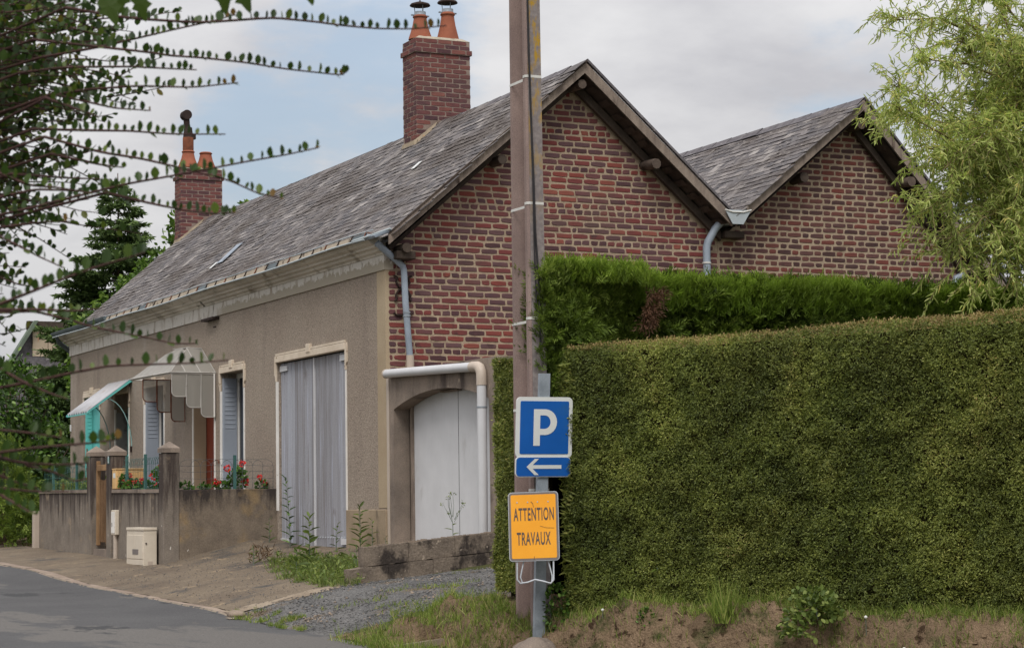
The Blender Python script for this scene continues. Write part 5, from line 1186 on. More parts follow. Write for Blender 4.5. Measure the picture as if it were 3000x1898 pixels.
n = 2600; P = np.stack([XE - .14 + 1.25 * rng.random(n) ** 1.2, YA - .10 - .5 * rng.random(n), 1.62 + rng.random(n) ** .9 * .84], 1); P[:, 1] = YA - .05 - (YA * 0 + .52 * np.clip(1 - (P[:, 0] - XE + .14) / 1.25, 0, 1)) * rng.random(n) ** .5; P[:, 2] -= .05 * rng.random(n); P[:, 2] -= .25 * np.clip(XE + .02 - P[:, 0], 0, 1); P, _ = rough(P, (-.6, -.8, 0), .07, 5, 2)
sprays('loose_branch', P, (-.5, -.8, .1), TJ, G['thuja'], .12, .010, 10, .6, np.clip(.35 + .5 * (P[:, 2] - 1.62) / .86 + .2 * rng.normal(size=n), 0, 1))
n = 900; P = np.stack([XE - .10 + 1.1 * rng.random(n), YA - .05 - .4 * rng.random(n), 2.30 + rng.random(n) * .16], 1); sprays('loose_tips', P, (-.2, -.3, 1), TJ, G['thujat'], .11, .0085, 9, .8)
P, s, t_ = plane_pts((XE - .02, YA - .55, 1.0), (.45, 0, 0), (0, .45, 0), 750); P[:, 2] = 1.25 + rng.random(750) * .85 - .35 * (P[:, 0] - XE)
sprays('hanging_spray', P, (-.5, -.8, -.1), TJ, G['thuja'], .16, .011, 11, -.05, .3 + .5 * rng.random(750))
P, s, t_ = plane_pts((-.86, YA - .34, 1.92), (.16, 0, .05), (.10, 0, .32), 150); sprays('dead_patch', P, (0, -1, -.4), TJ, G['brown'], .10, .008, 6, -.5)

# ------------------------------------------------------------------ willow on the right
WI = thing('willow_tree', (3.6, -8.6, -.3), 'pale yellow-green willow with narrow drooping leaves at the right edge', 'tree')
tk = MB(); tk.tube([(3.6, -8.6, -.3), (3.55, -8.65, .8), (3.45, -8.6, 1.9), (3.5, -8.5, 3.2), (3.7, -8.6, 4.6)], .13, 10, r1=.05); tk.build('trunk', M['bark'], WI)
LP, LA, LN, LL = [], [], [], []
lm = MB(); r_ = random.Random(5)
def twig(p, d_, ln, nl, hang):
    pts = [p]; d_ = d_.normalized()
    for i in range(6):
        d_ = (d_ + Vector((0, 0, -hang)) + Vector([r_.gauss(0, .05) for _ in range(3)])).normalized(); pts.append(pts[-1] + d_ * ln / 6)
    lm.tube(pts, .004, 4, False, .0015)
    for i in range(nl):
        u_ = (i + .5) / nl; k = min(5, int(u_ * 6)); q = pts[k].lerp(pts[k + 1], u_ * 6 - k); dd = (pts[k + 1] - pts[k]).normalized()
        a = (dd * .55 + Vector([r_.gauss(0, .5) for _ in range(3)]) + Vector((0, 0, -.30))).normalized()
        LP.append(q); LA.append(a); LN.append([r_.gauss(0, 1) for _ in range(3)]); LL.append(r_.uniform(.050, .095))
limbs = []
def limb(pts, r0, r1):
    lm.tube(pts, r0, 6, False, r1); limbs.append([Vector(p) for p in pts])
V3 = lambda *a: Vector(a)
T0 = V3(3.5, -8.55, 2.6)
for tip, up in [((1.28, -8.66, 4.62), .5), ((1.55, -8.2, 4.15), .35), ((1.20, -8.72, 3.82), .25), ((1.75, -9.0, 5.0), .5), ((2.2, -9.3, 5.2), .6), ((2.4, -8.3, 5.3), .6), ((1.6, -9.2, 3.55), .25), ((1.45, -9.4, 3.2), .3), ((2.0, -9.6, 3.0), .5), ((2.7, -9.6, 4.8), .7), ((2.8, -9.3, 3.4), .6), ((2.2, -8.8, 4.4), .4), ((1.35, -9.1, 2.95), .5), ((2.4, -9.9, 3.9), .6), ((3.2, -9.4, 5.4), .5), ((2.0, -9.5, 4.3), .5), ((1.9, -9.9, 2.7), .7), ((2.6, -10.0, 2.9), .7), ((1.9, -9.0, 3.9), .4), ((1.7, -9.6, 3.6), .4), ((2.4, -9.4, 4.5), .5), ((2.5, -9.6, 3.3), .6), ((1.75, -9.6, 3.0), .5), ((2.2, -10.1, 3.4), .6), ((2.9, -9.0, 5.0), .5), ((1.9, -8.7, 4.5), .4), ((2.1, -9.9, 2.35), .8), ((1.7, -9.8, 2.3), .8), ((2.5, -10.2, 2.4), .8), ((.83, -9.64, 2.80), .3), ((.98, -9.69, 2.55), .4), ((1.04, -9.69, 2.30), .5), ((1.17, -9.74, 2.10), .6), ((1.29, -9.82, 2.34), .5), ((1.42, -9.86, 2.14), .6), ((.92, -9.71, 3.11), .3), ((1.23, -9.82, 2.72), .4), ((.76, -9.65, 3.30), .3), ((1.43, -9.91, 2.55), .5), ((.62, -9.55, 3.62), .25), ((.85, -9.6, 4.05), .3), ((1.3, -9.8, 3.5), .3), ((1.6, -9.9, 3.0), .4), ((1.5, -9.8, 4.1), .4), ((1.2, -9.7, 4.4), .35)]:
    tip = V3(*tip); s0 = T0 + V3(r_.uniform(-.2, .2), r_.uniform(-.2, .2), r_.uniform(-.6, 1.2)); mid = s0.lerp(tip, .5) + V3(0, 0, up)
    pts = [s0, s0.lerp(mid, .55) + V3(0, 0, .1), mid, mid.lerp(tip, .55) + V3(0, 0, up * .22), tip]; limb(pts, .022, .004)
    for k in range(52):
        u_ = r_.uniform(.12, 1) ** .8; f_ = min(3, int(u_ * 4)); q = limbs[-1][f_].lerp(limbs[-1][f_ + 1], u_ * 4 - f_); dr = (limbs[-1][f_ + 1] - limbs[-1][f_]).normalized()
        twig(q, dr * .6 + Vector([r_.gauss(0, .55) for _ in range(3)]) + V3(0, 0, .15), r_.uniform(.25, .55), r_.randint(22, 36), r_.uniform(.05, .24))
M['wtwig'] = mat('willow_twig', c(110, 96, 70), c(138, 124, 92), 10, .9, .1, 0, 30, .001)
lm.build('limb', M['wtwig'], WI)
leaves('crown', [tuple(p) for p in LP], [tuple(p) for p in LA], LN, LL, .0125, LANCE, G['willow'], WI)

# ------------------------------------------------------------------ trees and shrubs far behind
def conifer(name, loc, h, rad, label, m, n_whorl, group, droop=.25, tip=.10, seed=1, dens=1.0, grp='trees behind the houses'):
    r_ = random.Random(seed); t0 = thing(name, loc, label, 'tree', grp); b0 = Vector(loc)
    br = MB(); br.tube([b0, b0 + V3(.05, 0, h * .5), b0 + V3(0, 0, h)], .10, 7, True, .012)
    P, A, L_ = [], [], []
    for i in range(n_whorl):
        z_ = h * (.06 + .93 * i / n_whorl); rr = rad * (1 - (i / n_whorl) ** 1.1) + .12
        for k in range(r_.randint(5, 8)):
            a = r_.uniform(0, 6.283); ln = rr * r_.uniform(.6, 1.1); d_ = V3(math.cos(a), math.sin(a), r_.uniform(-.25, .05)); p0 = b0 + V3(0, 0, z_)
            pts = [p0]
            for q in range(4): d_ = (d_ + V3(0, 0, -.03 + .07 * q * .6)).normalized(); pts.append(pts[-1] + d_ * ln / 4)
            br.tube(pts, .018, 4, False, .004)
            nb = int(ln * 26 * dens)
            for q in range(nb):
                u_ = r_.uniform(.15, 1); f_ = min(3, int(u_ * 4)); w_ = pts[f_].lerp(pts[f_ + 1], u_ * 4 - f_); dd = (pts[f_ + 1] - pts[f_]).normalized(); sd_ = dd.cross(V3(0, 0, 1)).normalized() * r_.choice((-1, 1))
                sl_ = .42 * ln * (1 - u_) + .10
                st_ = (dd * .8 + sd_ * r_.uniform(.3, 1) + V3(0, 0, -droop * r_.random())).normalized()
                for e_ in range(max(2, int(sl_ / .07))):
                    P.append(w_ + st_ * sl_ * r_.random()); A.append(st_ + V3(r_.gauss(0, .5), r_.gauss(0, .5), r_.gauss(0, .4))); L_.append(tip * r_.uniform(.7, 1.4))
    br.build('trunk', M['bark'], t0)
    leaves('crown', [tuple(p) for p in P], [tuple(p) for p in A], sphere_dirs(len(P)), L_, np.array(L_) * .32, RHOMB, m, t0)
    return t0
conifer('spruce_tree', (4.9, 30.0, .0), 9.15, 3.7, 'dark spruce with tiered branches rising beyond the far chimney', G['spruce'], 44, None, .3, .14, 3, 3.4)
conifer('blue_conifer', (15.6, 7.5, -.2), 9.6, 3.6, 'blue-grey conifer half hidden behind the willow', G['cedar'], 24, None, .3, .11, 8, 1.6)
def leafy(name, loc, parts, n, leaf, label, m, cat='tree', grp=None, tk_=True, seed=2, w=.55, tmpl=OVAL):
    t0 = thing(name, loc, label, cat, grp); b0 = Vector(loc); r_ = random.Random(seed); br = MB()
    P, A = [], []
    tot = sum(q[3] * q[4] * q[5] for q in parts)
    for (x, y, z_, a, b, cc) in parts:
        k = int(n * a * b * cc / tot); ctr = np.array((x, y, z_))
        nc = max(6, k // 55); cd_ = sphere_dirs(nc); cr_ = rng.uniform(.55, 1.0, nc) ** .6
        cl = ctr + cd_ * cr_[:, None] * np.array((a, b, cc)); pick = rng.integers(0, nc, k)
        sz = .30 * min(a, b, cc); pp = cl[pick] + rng.normal(size=(k, 3)) * sz * .55
        P.append(pp); A.append(nrm(pp - ctr) * .6 + rng.normal(size=(k, 3)) * .6 + np.array((0, 0, -.25)))
        for q in range(min(nc, 14)): br.tube([b0 + V3(0, 0, .3), (b0 + Vector(ctr)) * .5 + V3(0, 0, -.2), Vector(cl[q])], .03, 5, False, .008)
    br.build('trunk', M['bark'], t0)
    P = np.concatenate(P); A = np.concatenate(A)
    leaves('crown', P, A, sphere_dirs(len(P)), rng.uniform(.7, 1.3, len(P)) * leaf, leaf * w, tmpl, m, t0)
    return t0
leafy('cherry_tree', (3.9, 24.8, -.1), [(3.9, 25.0, 5.2, .7, .8, .75), (3.4, 25.2, 4.4, .7, .8, .7), (4.7, 24.6, 6.35, .55, .6, .5), (4.7, 24.6, 5.2, .8, .8, .8), (3.9, 25.0, 3.5, .9, .8, .8), (4.35, 24.8, 5.9, .7, .7, .6), (3.0, 25.3, 3.9, .8, .8, .7), (4.9, 24.5, 6.9, .4, .5, .45)], 5200, .15, 'light green broadleaf tree in front of the spruce', G['broad'], grp='trees behind the houses')
leafy('garden_tree', (6.5, 23.6, 0), [(6.45, 23.6, 7.30, .30, .3, .42)], 420, .13, 'small leafy treetop just showing over the slate ridge', G['broad'], grp='trees behind the houses', seed=6)
leafy('laurel_shrub', (-.4, 18.6, -.2), [(-.2, 18.8, 2.5, .75, .8, .85), (-1.0, 18.4, 2.2, .8, .8, .9), (.35, 18.6, 1.4, .6, .8, 1.2), (-.6, 18.3, 1.0, 1.0, .8, 1.0), (-1.5, 18.6, 1.5, .8, .8, 1.2)], 10500, .105, 'large glossy green shrub beyond the end of the house', G['shrub'], 'shrub', seed=4)
CH = thing('low_conifer', (-1.6, 13.2, -.1), 'low feathery conifer bush beyond the garden wall at the left edge', 'shrub')
MB().tube([(-1.7, 13.2, -.2), (-1.7, 13.2, 1.3)], .08, 7, True, .02).build('trunk', M['bark'], CH)
q = sphere_dirs(2600); q[:, 2] = np.abs(q[:, 2]); P = np.array((-1.75, 13.2, -.05)) + q * np.array((.62, 1.3, 1.75)) * rng.uniform(.75, 1.05, (2600, 1)); P[:, 2] = np.where(rng.random(2600) < .35, rng.uniform(-.1, .8, 2600), P[:, 2])
sprays('crown', P, q, CH, G['thuja'], .17, .022, 6, .1)
# old house behind
OH = thing('old_house', (8, 38.5, 0), 'old house with a steep slate and boarded roof far behind on the left', 'house')
MB().prism([(2.75, 2.95), (3.75, 4.45), (4.75, 5.92), (9.5, 5.92), (9.5, .2), (2.75, .2)], 38.3, 44, lambda a, b, cc: (a + .24 * (cc - 38.3), cc, b)).build('wall', M['oldslate'], OH)
for i in range(9):
    x = 4.62 + i * .46; MB().box(x, x + .44, 38.22, 38.29, 4.95, 5.72).build('roof_board', M['oldpole'], OH)
MB().box(4.45, 9.5, 38.18, 38.32, 5.72, 5.98).build('ridge_board', M['woodd'], OH)
MB().prism([(3.62, 4.35), (4.62, 5.98), (4.74, 5.98), (3.74, 4.35)], 38.0, 38.3, PX).build('verge_board', M['moss'], OH)
MB().prism([(2.6, 2.9), (3.7, 4.5), (3.86, 4.5), (2.76, 2.9)], 38.0, 38.3, PX).build('verge_board', M['moss'], OH)
MB().box(4.05, 9.5, 38.05, 38.28, 3.2, 4.92).build('slate_hanging', M['oldslate'], OH)
# ------------------------------------------------------------------ geraniums on the wall
def unit_leaf(tm, m, name='leaf'):
    me = bpy.data.meshes.new(name); me.from_pydata([tuple(v) for v in tm[0]], [], tm[1]); me.materials.append(m)
    at = me.attributes.new('rnd', 'FLOAT', 'FACE'); at.data.foreach_set('value', [random.random()] * len(tm[1])); return me
def leaf_mats(tm, m, n=6): return [unit_leaf(tm, m) for _ in range(n)]
def frame(p, a, nn, L, W):
    a = Vector(a).normalized(); b = Vector(nn).cross(a).normalized(); n_ = a.cross(b)
    return Matrix(((a.x * L, b.x * W, n_.x * L, p.x), (a.y * L, b.y * W, n_.y * L, p.y), (a.z * L, b.z * W, n_.z * L, p.z), (0, 0, 0, 1)))
rq = random.Random(11)
def geranium(loc, r, h, heads, label, m='geran', nleaf=90, pot=False):
    t0 = thing('geranium', loc, label, 'flower', 'geraniums along the garden wall'); b0 = Vector(loc)
    if pot: MB().lathe((b0.x, b0.y, b0.z - .02), [(.05, 0), (.075, .11), (.08, .12), (.07, .12)], 12).build('flowerpot', M['pot'], t0)
    st = MB()
    for i in range(7): st.tube([b0, b0 + V3(rq.gauss(0, r * .5), rq.gauss(0, r * .4), h * rq.uniform(.5, .9))], .004, 4, False)
    st.build('stem', M['moss'], t0)
    d_ = sphere_dirs(nleaf); P = np.array(b0) + d_ * np.array((r, r * .8, h * .45)) * rng.uniform(.4, 1, (nleaf, 1)) + np.array((0, 0, h * .45))
    leaves('foliage', P, d_ + rng.normal(size=(nleaf, 3)) * .5, sphere_dirs(nleaf) + np.array((0, 0, .8)), .05, .05, OVAL, G['geraleaf'], t0)
    for dx, dy, dz, s in heads:
        f = MB(); c0 = b0 + V3(dx, dy, dz)
        for i in range(36):
            a = Vector(sphere_dirs(1)[0]); T2 = frame(c0 + a * s * rq.uniform(.3, .75), a + V3(0, 0, .3), Vector(sphere_dirs(1)[0]), s * .55, s * .55)
            f.add([T2 @ Vector(v) for v in OVAL[0]], OVAL[1])
        f.build('flower_head', M[m], t0, fix=False)
geranium((-1.18, 4.32, .68), .10, .14, [], 'leafy geranium without flowers beside the corner pillar', nleaf=60)
geranium((-.90, 4.32, .68), .09, .12, [], 'small leafy geranium left of the red-brown door post', nleaf=50)
geranium((-.66, 4.32, .68), .13, .15, [(-.09, -.02, .13, .045), (-.05, 0, .10, .04)], 'geranium with bright pink-red flowers beside the red-brown door post', nleaf=80)
geranium((-.43, 4.34, .68), .14, .36, [(-.16, -.02, .31, .05), (.06, 0, .37, .05), (.10, -.02, .12, .055)], 'tallest potted geranium with three red flower heads in front of the window', nleaf=170, pot=True)
geranium((-.10, 4.32, .68), .09, .16, [(-.02, 0, .18, .04), (.04, 0, .10, .045)], 'small red geranium next to the garage door', nleaf=50)
geranium((-1.49, 6.22, .72), .10, .24, [(-.03, .06, .10, .05), (.04, -.08, .21, .04)], 'climbing red geranium in front of the tan ribbed box', nleaf=120)
geranium((-1.46, 5.90, .72), .15, .15, [(-.04, .12, .09, .05), (0, -.05, .10, .045)], 'low geranium with two red heads in the middle of the wall', nleaf=120)
geranium((-1.38, 5.50, .70), .15, .15, [(-.04, .05, .13, .06)], 'low geranium with one large red head right of the tan ribbed box', nleaf=120)
geranium((-1.36, 4.85, .82), .13, .26, [(-.06, .18, .08, .06), (.02, -.08, .12, .05), (-.02, .1, .20, .04)], 'raised bushy red geranium against the corner pillar', nleaf=150)
geranium((-1.36, 4.75, .68), .13, .10, [(-.06, .10, .08, .05)], 'pink geranium low behind the wall by the corner pillar', 'pink', nleaf=100)
n = 500; P = np.stack([rng.uniform(-1.42, -1.25, n), rng.uniform(8.1, 11.0, n), rng.uniform(.72, .90, n)], 1)
leaves('yard_foliage', P, rng.normal(size=(n, 3)) + np.array((0, 0, .8)), sphere_dirs(n), .08, .05, OVAL, G['weed'])

# ------------------------------------------------------------------ weeds
LW = leaf_mats(LANCE, G['weed']); LWd = leaf_mats(LANCE, G['shrub'])
def weed(loc, h, n, ll, label, grp=None, w=.32, lean=(0, 0), ms=None, top=.55, cat='weed', name='weed'):
    z = ground_z(loc[0], loc[1]); b0 = V3(loc[0], loc[1], z); t0 = thing(name, tuple(b0), label, cat, grp)
    pts = [b0 + V3(lean[0] * q * q, lean[1] * q * q, h * q) for q in frange(0, 1, .2)]
    MB().tube(pts, .006, 5, False, .002).build('stem', M['moss'], t0)
    for i in range(n):
        q = (i + .6) / n; k = min(4, int(q * 5)); p = pts[k].lerp(pts[k + 1], q * 5 - k); a = i * 2.4 + rq.uniform(-.3, .3)
        d_ = V3(math.cos(a), math.sin(a), rq.uniform(.2, .7) + .6 * (q > .85)); s = ll * (1.0 - (1 - top) * q) * rq.uniform(.8, 1.15)
        o = bpy.data.objects.new('leaf', rq.choice(ms or LW)); o.matrix_world = Matrix.Translation(-b0) @ frame(p, d_, V3(0, 0, 1) + V3(rq.gauss(0, .3), rq.gauss(0, .3), 0), s, s * w); put(o, t0)
weed((-.14, 3.05), .92, 26, .16, 'tallest upright dark green weed in front of the garage door', ms=LWd, lean=(-.05, .04))
weed((-.26, 1.05), .34, 9, .13, 'slender weed in front of the white hinge of the garage door', lean=(.02, 0))
weed((-.20, .40), .54, 22, .19, 'broad leaved weed at the foot of the house plinth')
weed((-.18, .06), .38, 10, .12, 'shorter weed touching the plinth corner beside the broad leaved one')
weed((-1.42, -2.55), .30, 12, .15, 'leafy weed against the left end of the block wall')
weed((-1.02, -.05), .56, 20, .22, 'big pale dock plant standing in the weed patch', w=.36)
weed((-1.60, -1.2), .30, 14, .20, 'low dock with drooping leaves in the weed patch', w=.4)
weed((-1.30, 1.15), .22, 8, .12, 'small weed at the far left of the weed patch')
weed((-.22, 3.65), .32, 9, .12, 'wispy weed in the corner of side wall and garage')
weed((-.08, -.12), .16, 6, .09, 'tiny weed in the corner of the arch')
# thin flowering stem behind the block wall
b0 = V3(-.45, -2.90, ground_z(-.45, -2.90)); t0 = thing('weed', tuple(b0), 'thin branching seed-headed weed in front of the white arched door', 'weed')
sm_ = MB(); q0 = b0 + V3(0, 0, .38); sm_.tube([b0, q0, b0 + V3(-.03, 0, .55)], .005, 4, False, .002)
heads = []
for dx, dz in ((-.07, .30), (-.05, .27), (.02, .31), (.10, .22), (.12, .20), (-.10, .22), (-.02, .33), (.07, .10), (-.05, .12)):
    p = q0 + V3(dx, rq.uniform(-.04, .04), dz); sm_.tube([q0 + V3(dx * .2, 0, dz * .25), q0 + V3(dx * .7, 0, dz * .65), p], .003, 4, False, .0015); heads.append(p)
sm_.build('stem', M['moss'], t0)
pp = np.array([tuple(p) for p in heads for _ in range(5)]) + rng.normal(size=(45, 3)) * .012; leaves('seed_head', pp, rng.normal(size=(45, 3)) + (0, 0, .6), sphere_dirs(45), .03, .014, RHOMB, G['weed'], t0)
for i in range(6):
    o = bpy.data.objects.new('leaf', rq.choice(LW)); p = b0 + V3(0, 0, .12 + .05 * i); a = i * 2.2; o.matrix_world = Matrix.Translation(-b0) @ frame(p, V3(math.cos(a), math.sin(a), .3), V3(0, 0, 1), .10, .035); put(o, t0)
n = 90; t0 = thing('dead_weed', (-1.08, 1.45, ground_z(-1.08, 1.45)), 'dry brown dead weed at the left of the weed patch', 'weed')
P = np.array((-1.08, 1.45, ground_z(-1.08, 1.45))) + rng.normal(size=(n, 3)) * np.array((.08, .09, .05)) + np.array((0, 0, .09)); leaves('foliage', P, rng.normal(size=(n, 3)) + (0, 0, .9), sphere_dirs(n), .09, .014, LANCE, G['dry'], t0)
# plants on the bank
def bank_z(x, y): return ground_z(x, y) + bank_n(x, y) + .012
t0 = thing('balm_plant', (-1.02, -10.62, -.42), 'bright green bushy broad-leaved plant at the top of the bank', 'plant'); b0 = Vector((-1.02, -10.62, -.42))
n = 620; d_ = sphere_dirs(n); d_[:, 2] = np.abs(d_[:, 2]); P = np.array((-1.08, -10.62, -.42)) + d_ * np.array((.22, .27, .24)) * rng.uniform(.5, 1, (n, 1)); P[:, 2] -= np.where(P[:, 0] < -1.15, .12, 0)
leaves('foliage', P, d_ + rng.normal(size=(n, 3)) * .5 + (0, 0, -.2), d_ + rng.normal(size=(n, 3)) * .4 + (0, 0, .4), rng.uniform(.03, .055, n), .034, OVAL, G['weed'], t0)
MB().tube([b0, b0 + V3(-.03, 0, .2)], .006, 5, False).build('stem', M['moss'], t0)
t0 = thing('bamboo_shoot', (-1.15, -8.85, -.40), 'young bamboo shoot with light narrow leaves against the hedge', 'plant'); b0 = V3(-1.22, -8.95, -.40)
pts = [b0, b0 + V3(-.06, .03, .15), b0 + V3(-.13, .10, .33)]; MB().tube(pts, .004, 4, False).tube([b0 + V3(-.04, .02, .1), b0 + V3(.05, -.10, .16)], .003, 4, False).build('stem', M['moss'], t0)
for i in range(16):
    u_ = i / 15; p = pts[0].lerp(pts[1], u_ * 2) if u_ < .5 else pts[1].lerp(pts[2], u_ * 2 - 1)
    o = bpy.data.objects.new('leaf', rq.choice(LW)); a = i * 2.5; o.matrix_world = Matrix.Translation(-ORG[t0]) @ frame(p, V3(math.cos(a) * .8, math.sin(a), rq.uniform(-.2, .5)), V3(0, 0, 1), .12, .02); put(o, t0)
def clump(name, x, y, n, h, label, m, spread=.10, cat='plant', w=.010):
    z = bank_z(x, y); t0 = thing(name, (x, y, z), label, cat); a = rng.random(n) * 6.283; r_ = np.sqrt(rng.random(n)) * spread
    P = np.stack([x + r_ * np.cos(a), y + r_ * np.sin(a), np.full(n, z - .01)], 1); A = np.stack([np.cos(a) * .45, np.sin(a) * .45, np.ones(n)], 1) + rng.normal(size=(n, 3)) * .2
    leaves('blades', P, A, np.stack([np.cos(a), np.sin(a), np.zeros(n)], 1) * -1 + rng.normal(size=(n, 3)) * .2, rng.uniform(.5, 1.1, n) * h, w, BLADE, m, t0)
clump('grass_tuft', -1.28, -9.75, 160, .34, 'tall grass tuft hanging over the bank below the hedge', G['grass'], .12, 'grass', .008)
clump('grass_tuft', -2.02, -8.55, 190, .22, 'grass clump at the foot of the pole on the bank', G['grass'], .16, 'grass', .007)
clump('herb_clump', -1.72, -9.55, 150, .14, 'light green feathery herb on the bare soil', G['weed'], .07, 'plant', .008)
n = 260; d_ = sphere_dirs(n); t0 = thing('ivy_clump', (-1.88, -8.12, -.5), 'dark leafy creeper at the base of the steel post', 'plant')
P = np.array((-1.86, -8.08, -.42)) + d_ * np.array((.09, .10, .20)); leaves('foliage', P, d_ + rng.normal(size=(n, 3)) * .5, sphere_dirs(n), .035, .028, OVAL, G['shrub'], t0)
n = 200; d_ = sphere_dirs(n); t0 = thing('ivy_clump', (-1.52, -9.05, -.5), 'small dark green cushion of leaves on the bank soil', 'plant')
P = np.array((-1.58, -9.08, -.50)) + d_ * np.array((.06, .08, .11)); leaves('foliage', P, d_ + rng.normal(size=(n, 3)) * .5, sphere_dirs(n), .026, .018, OVAL, G['shrub'], t0)
# dandelion clocks and a white flower
for x, y, h, lb in ((-.83, -10.95, .13, 'round dandelion clock below the hedge'), (-.78, -11.33, .07, 'small white clover head on the bank grass'), (-1.72, -8.62, .06, 'single white petal flower on the bank near the pole')):
    z = bank_z(x, y); t0 = thing('wild_flower', (x, y, z), lb, 'flower'); MB().tube([(x, y, z - .02), (x, y, z + h)], .0025, 4, False).build('stem', M['moss'], t0); MB().lathe((x, y, z + h - .018), [(.002, 0), (.010, .006), (.013, .013), (.010, .021), (.002, .025)], 8).build('flower_head', M['pot'], t0)
# ------------------------------------------------------------------ grass and loose ground cover
def grass(name, pts, h, w=.006, m='grass', up=1.2):
    P = np.array(pts); n = len(P); A = rng.normal(size=(n, 3)) * .45 + np.array((0, 0, up))
    A[:, 2] = np.abs(A[:, 2]); leaves(name, P, A, sphere_dirs(n) * np.array((1, 1, .2)), rng.uniform(.5, 1.3, n) * h, w, BLADE, G[m])
def scat(n, x0, x1, y0, y1, prob, zf=bank_z):
    out = []
    while len(out) < n:
        x, y = random.uniform(x0, x1), random.uniform(y0, y1)
        if random.random() < prob(x, y): out.append((x, y, zf(x, y) - .012))
    return out
gm = lambda x, y, s=1.5: .5 + 1.1 * noise.fractal(Vector((x * s, y * s, 20)), 1, 2, 3)
def pbank(x, y):
    hx = hedge_x(y); d_ = hx - x
    if y > -7.3 or d_ < -.10: return 0
    top = 1.0 if d_ < .24 else 0
    near_ = .9 * sm(-9.6, -11.2, y) * (1 if d_ < .75 else .25)
    return max(top * (.55 + .5 * gm(x, y, 2)), near_ * gm(x, y, 2.5) * 1.3, .07 + .55 * max(0, gm(x, y, 3) - .5))
grass('bank_grass', scat(21000, -2.6, .3, -13.0, -7.3, pbank), .085, .005)
grass('ditch_grass', scat(4200, -3.2, -2.0, -8.6, -6.3, lambda x, y: max(0, gm(x, y, 2.5)) * (1.0 if y < -6.7 or x > -2.4 else .3)), .13, .006)
grass('bank_end_grass', scat(1500, -2.45, -1.85, -7.4, -5.9, lambda x, y: max(0, gm(x, y, 3) - .25)), .08, .005)
grass('verge_grass', scat(900, -3.15, -2.75, -5.4, -3.1, lambda x, y: max(0, gm(x, y, 4) - .72) * 2, lambda x, y: ground_z(x, y) + .02), .05, .006)
grass('drive_grass', scat(900, -2.6, .2, -5.9, -3.5, lambda x, y: max(0, gm(x, y, 1.6) - .74) * 2.5, lambda x, y: ground_z(x, y) + .02), .05, .006)
pw = lambda x, y: (1 if ((x + 1.08 - .17 * y) / .46) ** 2 + ((y + 1.15) / 2.3) ** 2 < .75 + .7 * (gm(x, y, 3) - .5) else 0)
grass('weed_patch', scat(4600, -2.3, -.3, -3.7, 1.9, pw, lambda x, y: ground_z(x, y) + .01), .11, .007, 'weed', .9)
grass('weed_patch_dry', scat(700, -2.3, -.3, -3.7, 1.9, pw, lambda x, y: ground_z(x, y) + .01), .10, .004, 'dry', .9)
P = scat(900, -2.2, -.4, -3.5, 1.5, pw, lambda x, y: ground_z(x, y) + .03 + .10 * random.random()); n = len(P)
leaves('weed_patch_leaves', P, rng.normal(size=(n, 3)) + (0, 0, .5), sphere_dirs(n) + (0, 0, .8), rng.uniform(.03, .08, n), .022, LANCE, G['weed'])
# loose stones
def stones(name, n, x0, x1, y0, y1, s, m, prob=lambda x, y: 1, zf=lambda x, y: ground_z(x, y) + .012):
    mb = MB()
    for x, y, z in scat(n, x0, x1, y0, y1, prob, zf):
        a = s * random.uniform(.4, 1.3); r6 = [a * random.uniform(.6, 1.1) for _ in range(6)]; z += .012
        mb.add([(x + r6[0], y, z), (x, y + r6[1], z), (x - r6[2], y, z), (x, y - r6[3], z), (x + .2 * a, y + .1 * a, z + r6[4] * .7), (x, y, z - r6[5] * .5)], [(0, 1, 4), (1, 2, 4), (2, 3, 4), (3, 0, 4), (1, 0, 5), (2, 1, 5), (3, 2, 5), (0, 3, 5)])
    return mb.build(name, M[m], None, kind='stuff')
stones('loose_gravel', 5600, -3.0, 1.0, -6.2, -3.25, .013, 'gravel')
stones('loose_chippings', 1600, -2.8, -.2, -3.0, 3.8, .009, 'gravel')
stones('pale_rubble', 260, -2.9, -.2, -6.3, -3.1, .017, 'stone', lambda x, y: max(.03, gm(x, y, 2) - .55))
stones('soil_clods', 1500, -2.4, -.4, -12.5, -7.4, .022, 'soil', lambda x, y: .6, lambda x, y: bank_z(x, y) - .01)
for x, y, s, lb in ((-3.0, -3.3, .12, 'rounded pale stone lying at the end of the kerb'), (-.95, .35, .05, 'small pinkish stone in the weed patch'), (-.78, .1, .06, 'pale stone half hidden in the weeds')):
    bm = bmesh.new(); bmesh.ops.create_icosphere(bm, subdivisions=2, radius=1)
    z = ground_z(x, y)
    for v in bm.verts: k = 1 + .18 * noise.noise(v.co * 1.7 + Vector((x * 9, y, 0))); v.co = Vector((x + v.co.x * s * .75 * k, y + v.co.y * s * 1.5 * k, z + .012 + v.co.z * s * .38 * k))
    me = bpy.data.meshes.new('stone'); bm.to_mesh(me); bm.free(); me.polygons.foreach_set('use_smooth', [True] * len(me.polygons)); me.materials.append(M['stone'])
    tag(put(bpy.data.objects.new('stone', me), None), lb, 'stone')
bm = bmesh.new(); bmesh.ops.create_icosphere(bm, subdivisions=3, radius=1)
for v in bm.verts: k = 1 + .15 * noise.noise(v.co * 1.9); v.co = Vector((-2.08 + v.co.x * .20 * k, -8.12 + v.co.y * .24 * k, -.80 + v.co.z * .17 * k))
me = bpy.data.meshes.new('stone'); bm.to_mesh(me); bm.free(); me.polygons.foreach_set('use_smooth', [True] * len(me.polygons)); me.materials.append(M['concrete'])
tag(put(bpy.data.objects.new('stone', me), None), 'broken concrete footing lump at the base of the utility pole', 'stone')
